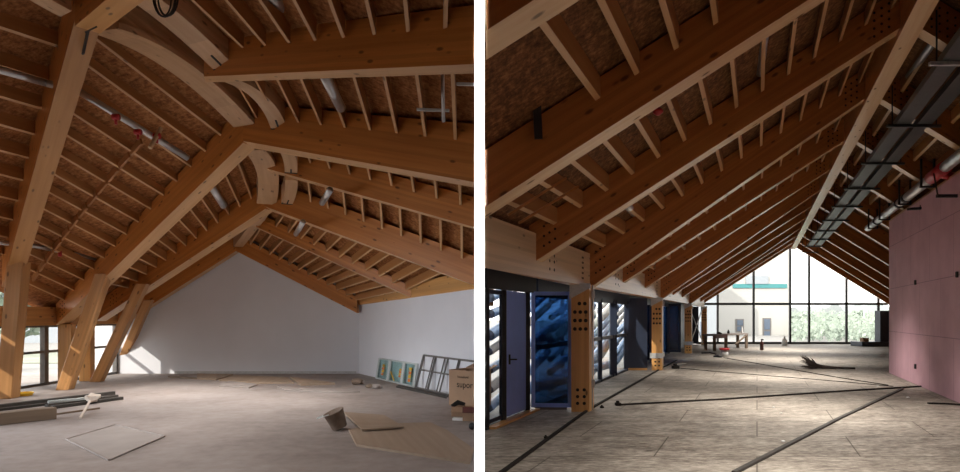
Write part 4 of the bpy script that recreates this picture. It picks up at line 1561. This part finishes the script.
# dark cabinet and brown carton at the far right
c = G(861, 346.5)
c2 = G(893, 346.5)
tag(MB().box((c.x, c.y - .1, 0), (c2.x, c.y + 1.0, .26)).build('low_plinth', M['navy'], bevel=.02), 'low navy plinth at the far right before the glazed gable', 'plinth')
c3 = P(878, 344, c.y + .5)
tag(MB().box((c3.x, c.y + .3, .26), (c3.x + .9, c.y + .8, 2.0)).build('navy_cabinet', M['navy'], bevel=.01), 'tall navy cabinet standing on the low plinth', 'cabinet')
c4 = P(862, 343, c.y + .3)
tag(MB().box((c4.x, c.y + .2, .26), (c4.x + .33, c.y + .5, .47)).build('carton', M['cardboard'], bevel=.01), 'small brown carton on the low plinth', 'box')

# ================================================================= OUTSIDE THE RIGHT HALL
struct(MB().hexa([B(-5, -.25, 8), V((0.02, 8, -.25)), V((0.02, 12.6, -.25)), V((-3.4, 18.6, -.25))], V((0, 0, .05))).hexa([V((-3.4, 10, -.3)), V((60, 10, -.3)), V((160, 260, -.3)), V((-60, 260, -.3))], V((0, 0, .05))).build('ground', M['pave']))
# white building
bx0, bx1, by0 = P(714, 300, 62).x, P(790, 300, 62).x, 62
e = empty('white_building', (bx0, by0, 0), 'large white building with a teal stripe beyond the glazed gable', 'building')
MB().box((bx0, by0, -.3), (bx1, by0 + 14, P(0, 238, 62).z)).build('building_wall', M['facade'], e)
z0, z1 = P(0, 288, 62).z, P(0, 284, 62).z
MB().box((P(733, 0, 61.9).x, by0 - .12, z0), (P(787, 0, 61.9).x, by0, z1)).build('teal_stripe', M['teal'], e)
for xa, xb, ya, yb in ((736, 744, 319, 332), (763, 771, 318, 341)):
    p, q_ = P(xa, yb, 61.9), P(xb, ya, 61.9)
    f = MB().box((p.x, by0 - .1, p.z), (q_.x, by0, q_.z)).build('building_window', M['studgrey'], e)
    hh = (q_.z - p.z)
    b = MB().box((p.x + .12, by0 - .14, p.z + .1), (q_.x - .12, by0 - .1, p.z + hh * .42)).box((p.x + .12, by0 - .14, p.z + hh * .5), (q_.x - .12, by0 - .1, q_.z - .12))
    b.build('pane', M['window_blue'], f)
p, q_ = P(757, 284, 61.9), P(767, 275, 61.9)
MB().box((P(746, 0, 61.9).x, by0 - .2, P(0, 284, 62).z), (P(768, 0, 61.9).x, by0, P(0, 276, 62).z)).build('sign_panel', M['grey_facade'], e)
bx = P(640, 0, 56).x
e = empty('grey_building', (bx, 56, 0), 'pale grey building behind the far left column', 'building')
MB().box((bx, 56, -.3), (P(716.5, 0, 56).x, 60, P(0, 255, 56).z)).build('building_wall', M['grey_facade'], e)
p, q_ = P(701, 338, 55.9), P(705, 322, 55.9)
MB().box((p.x, 55.9, p.z), (q_.x, 56, q_.z)).build('building_window', M['window_blue'], e)
# meadow hedge, hills, mast, pole
rnd = random.Random(5)
b = MB()
for _ in range(12000):
    Z = rnd.uniform(47, 120)
    x = rnd.uniform(792, 900)
    c = P(x, 300, Z)
    c.z = rnd.uniform(-.3, 0.9 + 1.6 * (Z - 47) / 73) + .4 * math.sin(x * .7 + Z * .3)
    s = rnd.uniform(.1, .26)
    d = V((rnd.uniform(-1, 1), rnd.uniform(-1.5, 0), rnd.uniform(-.2, 1))).normalized()
    a = d.orthogonal().normalized() * s
    c2 = d.cross(a).normalized() * s * .6
    b.add([c - a, c + c2, c + a, c - c2], [(0, 1, 2, 3)])
o = b.build('undergrowth', M['leaf'])
tag(o, 'pale green undergrowth beyond the right half of the glazed gable', 'plants', kind='stuff')
b = MB()
vs = []
N = 24
for k in range(N + 1):
    x = P(770 + 150 * k / N, 0, 240).x
    h = 2.5 + 1.6 * math.sin(k * .8) + 1.0 * math.sin(k * 1.9)
    vs += [V((x, 240, -1)), V((x, 240, 1.7 + h)), V((x, 300, 1.7 + h * .8)), V((x, 300, -1))]
fs = []
for k in range(N):
    for j in range(3):
        fs.append((k * 4 + j, k * 4 + j + 1, k * 4 + 5 + j, k * 4 + 4 + j))
b.add(vs, fs)
struct(b.build('hills', M['hill']))
e = empty('lattice_mast', P(818, 316, 200), 'faint lattice mast far beyond the glazed gable', 'mast')
pb = P(818, 312, 200)
pt = P(818, 287, 200)
mb = MB()
for dx, dy in ((-.7, -.7), (.7, -.7), (.7, .7), (-.7, .7)):
    mb.tube([V((pb.x + dx, 200 + dy, pb.z)), V((pt.x + dx * .1, 200, pt.z))], .09, 5)
for k in range(7):
    z = mix(pb.z, pt.z, k / 7)
    w = .7 * (1 - .9 * k / 7)
    mb.bar((pb.x - w, 200 - w, z), (pb.x + w, 200 - w, z + .8), .08, .08)
mb.build('mast_frame', M['alu'], e)
c = P(864, 333, 75)
e = empty('utility_pole', c, 'slim utility pole with cross arms beyond the gable glass', 'pole')
MB().tube([V((c.x, c.y, -.3)), V((c.x, c.y, P(0, 300, 75).z))], .08, 7).build('pole_shaft', M['alu'], e)
MB().bar((c.x - .5, c.y, P(0, 303, 75).z), (c.x + .5, c.y, P(0, 303, 75).z), .06, .08).bar((c.x - .4, c.y, P(0, 306, 75).z), (c.x + .4, c.y, P(0, 306, 75).z), .06, .08).build('cross_arm', M['alu'], e)
blob_tree('round_tree', (P(858, 0, 90).x, 90, -.3), 1.6, 2.8, 'dark round tree in the meadow beside the utility pole', 'tree', .3, n=260)

# pale blue plastic tubes leaning in the yard outside the doors
rnd = random.Random(21)
tubes = []
for col in range(6):
    for row in range(7):
        z0 = 11.95 + col * 3.55
        a = B(-5.2 + .01 * row, -.05 + .35 * row + rnd.uniform(-.05, .05), z0 + rnd.uniform(0, .06))
        c = a + V((SK * 3.4, 3.4, rnd.uniform(.75, 1.0)))
        tubes.append((a, c, rnd.uniform(.07, .125)))
for k, (a, c, rr) in enumerate(tubes):
    mb = MB().tube([a, mix(a, c, .5) - V((0, 0, .06)), c], rr, 14, 0, caps=False).tube([a + (c - a) * .002, mix(a, c, .5) - V((0, 0, .06)), c - (c - a) * .002], rr * .86, 14, 1)
    o = mb.build('plastic_tube', [M['tubes' if rnd.random() < .7 else 'facade'], M['window_blue']], smooth=True)
    tag(o, 'blue plastic tube in the yard rack, %s from the ground in the %s stack' % (nth(k % 7 + 1), nth(k // 7 + 1)), 'tube', 'plastic tubes stacked outside the doors')
e = empty('tube_rack', B(-5.3, 0, 20), 'dark steel rack carrying the blue plastic tubes in the yard', 'rack')
for zz in (14.4, 17.9, 21.5, 25, 28.5):
    p = B(-5.62, -.2, zz)
    MB().bar(p, p + V((0, 0, 3.3)), .09, .09, up=(0, 1, 0)).build('rack_post', M['navy'], e)
for k, (zz, h) in enumerate(((13.4, .13), (15.2, .12), (17.4, .14))):
    a, c = B(-4.95, h, zz), B(-4.75, h, zz + 2.6)
    if a.x < .2:
        a = a + V((.35, .3, 0))
    mb = MB().tube([a, c], .13, 14, 0)
    tag(mb.build('plastic_tube', [M['tubes']], smooth=True), ('pale blue tube lying on the yard floor behind the first door pane', 'pale blue tube lying on the yard floor behind the open door leaf', 'pale blue tube lying on the yard floor before the two-light window')[k], 'tube', 'plastic tubes stacked outside the doors')

# ================================================================= LIGHT
w = bpy.data.worlds.new('World')
scene.world = w
w.use_nodes = True
bg = w.node_tree.nodes['Background']
bg.inputs[0].default_value = (1.0, 0.985, 0.95, 1)
bg.inputs[1].default_value = 3.0


def area(name, loc, direction, sx, sy, power, color=(1, 1, 1), spread=None, portal=False):
    ld = bpy.data.lights.new(name, 'AREA')
    ld.shape = 'RECTANGLE'
    ld.size, ld.size_y = sx, sy
    ld.energy = power
    ld.color = color
    if spread is not None:
        ld.spread = math.radians(spread)
    o = bpy.data.objects.new(name, ld)
    COL.objects.link(o)
    d = V(direction).normalized()
    o.matrix_basis = Matrix.Translation(loc) @ d.to_track_quat('-Z', 'Y').to_matrix().to_4x4()
    if portal:
        ld.cycles.is_portal = True
    return o


sun = bpy.data.lights.new('sun', 'SUN')
sun.energy = 4.0
sun.angle = math.radians(0.6)
sun.color = (1, .93, .82)
so = bpy.data.objects.new('sun', sun)
COL.objects.link(so)
so.matrix_basis = V((1.3, 1.2, -1.0)).normalized().to_track_quat('-Z', 'Y').to_matrix().to_4x4()

# sky portals
area('gable_portal', B(2.2, 2.6, 38.0), (0, -1, 0), 11.5, 5.4, 1, portal=True)
area('left_window_portal', (-10.95, 14.6, .75), (1, 0, 0), 7.4, 1.5, 1, portal=True)
nd = V((AX.y, -AX.x, 0))
area('door_portal', B(-4.3, 1.1, 15) , nd, 12, 2.2, 1, portal=True)
# fill lighting, added to brighten both halls
# unseen fill lamps added under the two ridges to light the floors
for k, (x, y, z, p) in enumerate(((-3.2, 1.5, 4.4, 30), (-3.4, 5.5, 4.1, 32), (-4.6, 9.5, 3.8, 50), (-6.8, 13.5, 3.0, 80), (-3.8, 12.5, 3.0, 45))):
    area('left_floor_fill', (x, y, z), (-.05, .1, -1), 1.2, 1.2, p, (1, .95, .9), spread=115)
area('left_hall_fill', (-10.4, 7.2, 1.6), (1, .6, -.45), 5.6, 2.0, 120, (.85, .92, 1), spread=80)  # added fill lamp at the near-left opening, stands in for stronger daylight
for k, (sx_, Z, p) in enumerate(((1.2, 1.5, 80), (1.0, 6, 115), (.9, 11, 155), (.9, 17, 190), (1.2, 24, 180), (1.6, 31, 190))):
    area('right_floor_fill', B(sx_, 4.1, Z), (0, .1, -1), 1.2, 1.2, p, (1, .94, .86), spread=100)
# added lamp, there only to whiten the partition's edge
area('partition_fill', (-0.003, -.3, 2.4), (0, 1, 0), .05, 4.4, 14, spread=1)

# ================================================================= CAMERA
cd = bpy.data.cameras.new('camera')
cd.sensor_fit = 'HORIZONTAL'
cd.sensor_width = 36
cd.lens = 36 * F / 960
cd.shift_y = (HY - 236) / 960
cd.clip_end = 1000
co = bpy.data.objects.new('camera', cd)
COL.objects.link(co)
co.matrix_basis = Matrix.Translation((0, 0, EYE)) @ Matrix.Rotation(math.pi / 2, 4, 'X')
scene.camera = co

vs_ = scene.view_settings
vs_.view_transform = 'Standard'
vs_.look = 'None'
vs_.exposure = 0.18
vs_.gamma = 1.0
vs_.use_curve_mapping = False
scene.cycles.max_bounces = 8
scene.cycles.diffuse_bounces = 5
scene.cycles.transparent_max_bounces = 12
scene.cycles.sample_clamp_indirect = 6
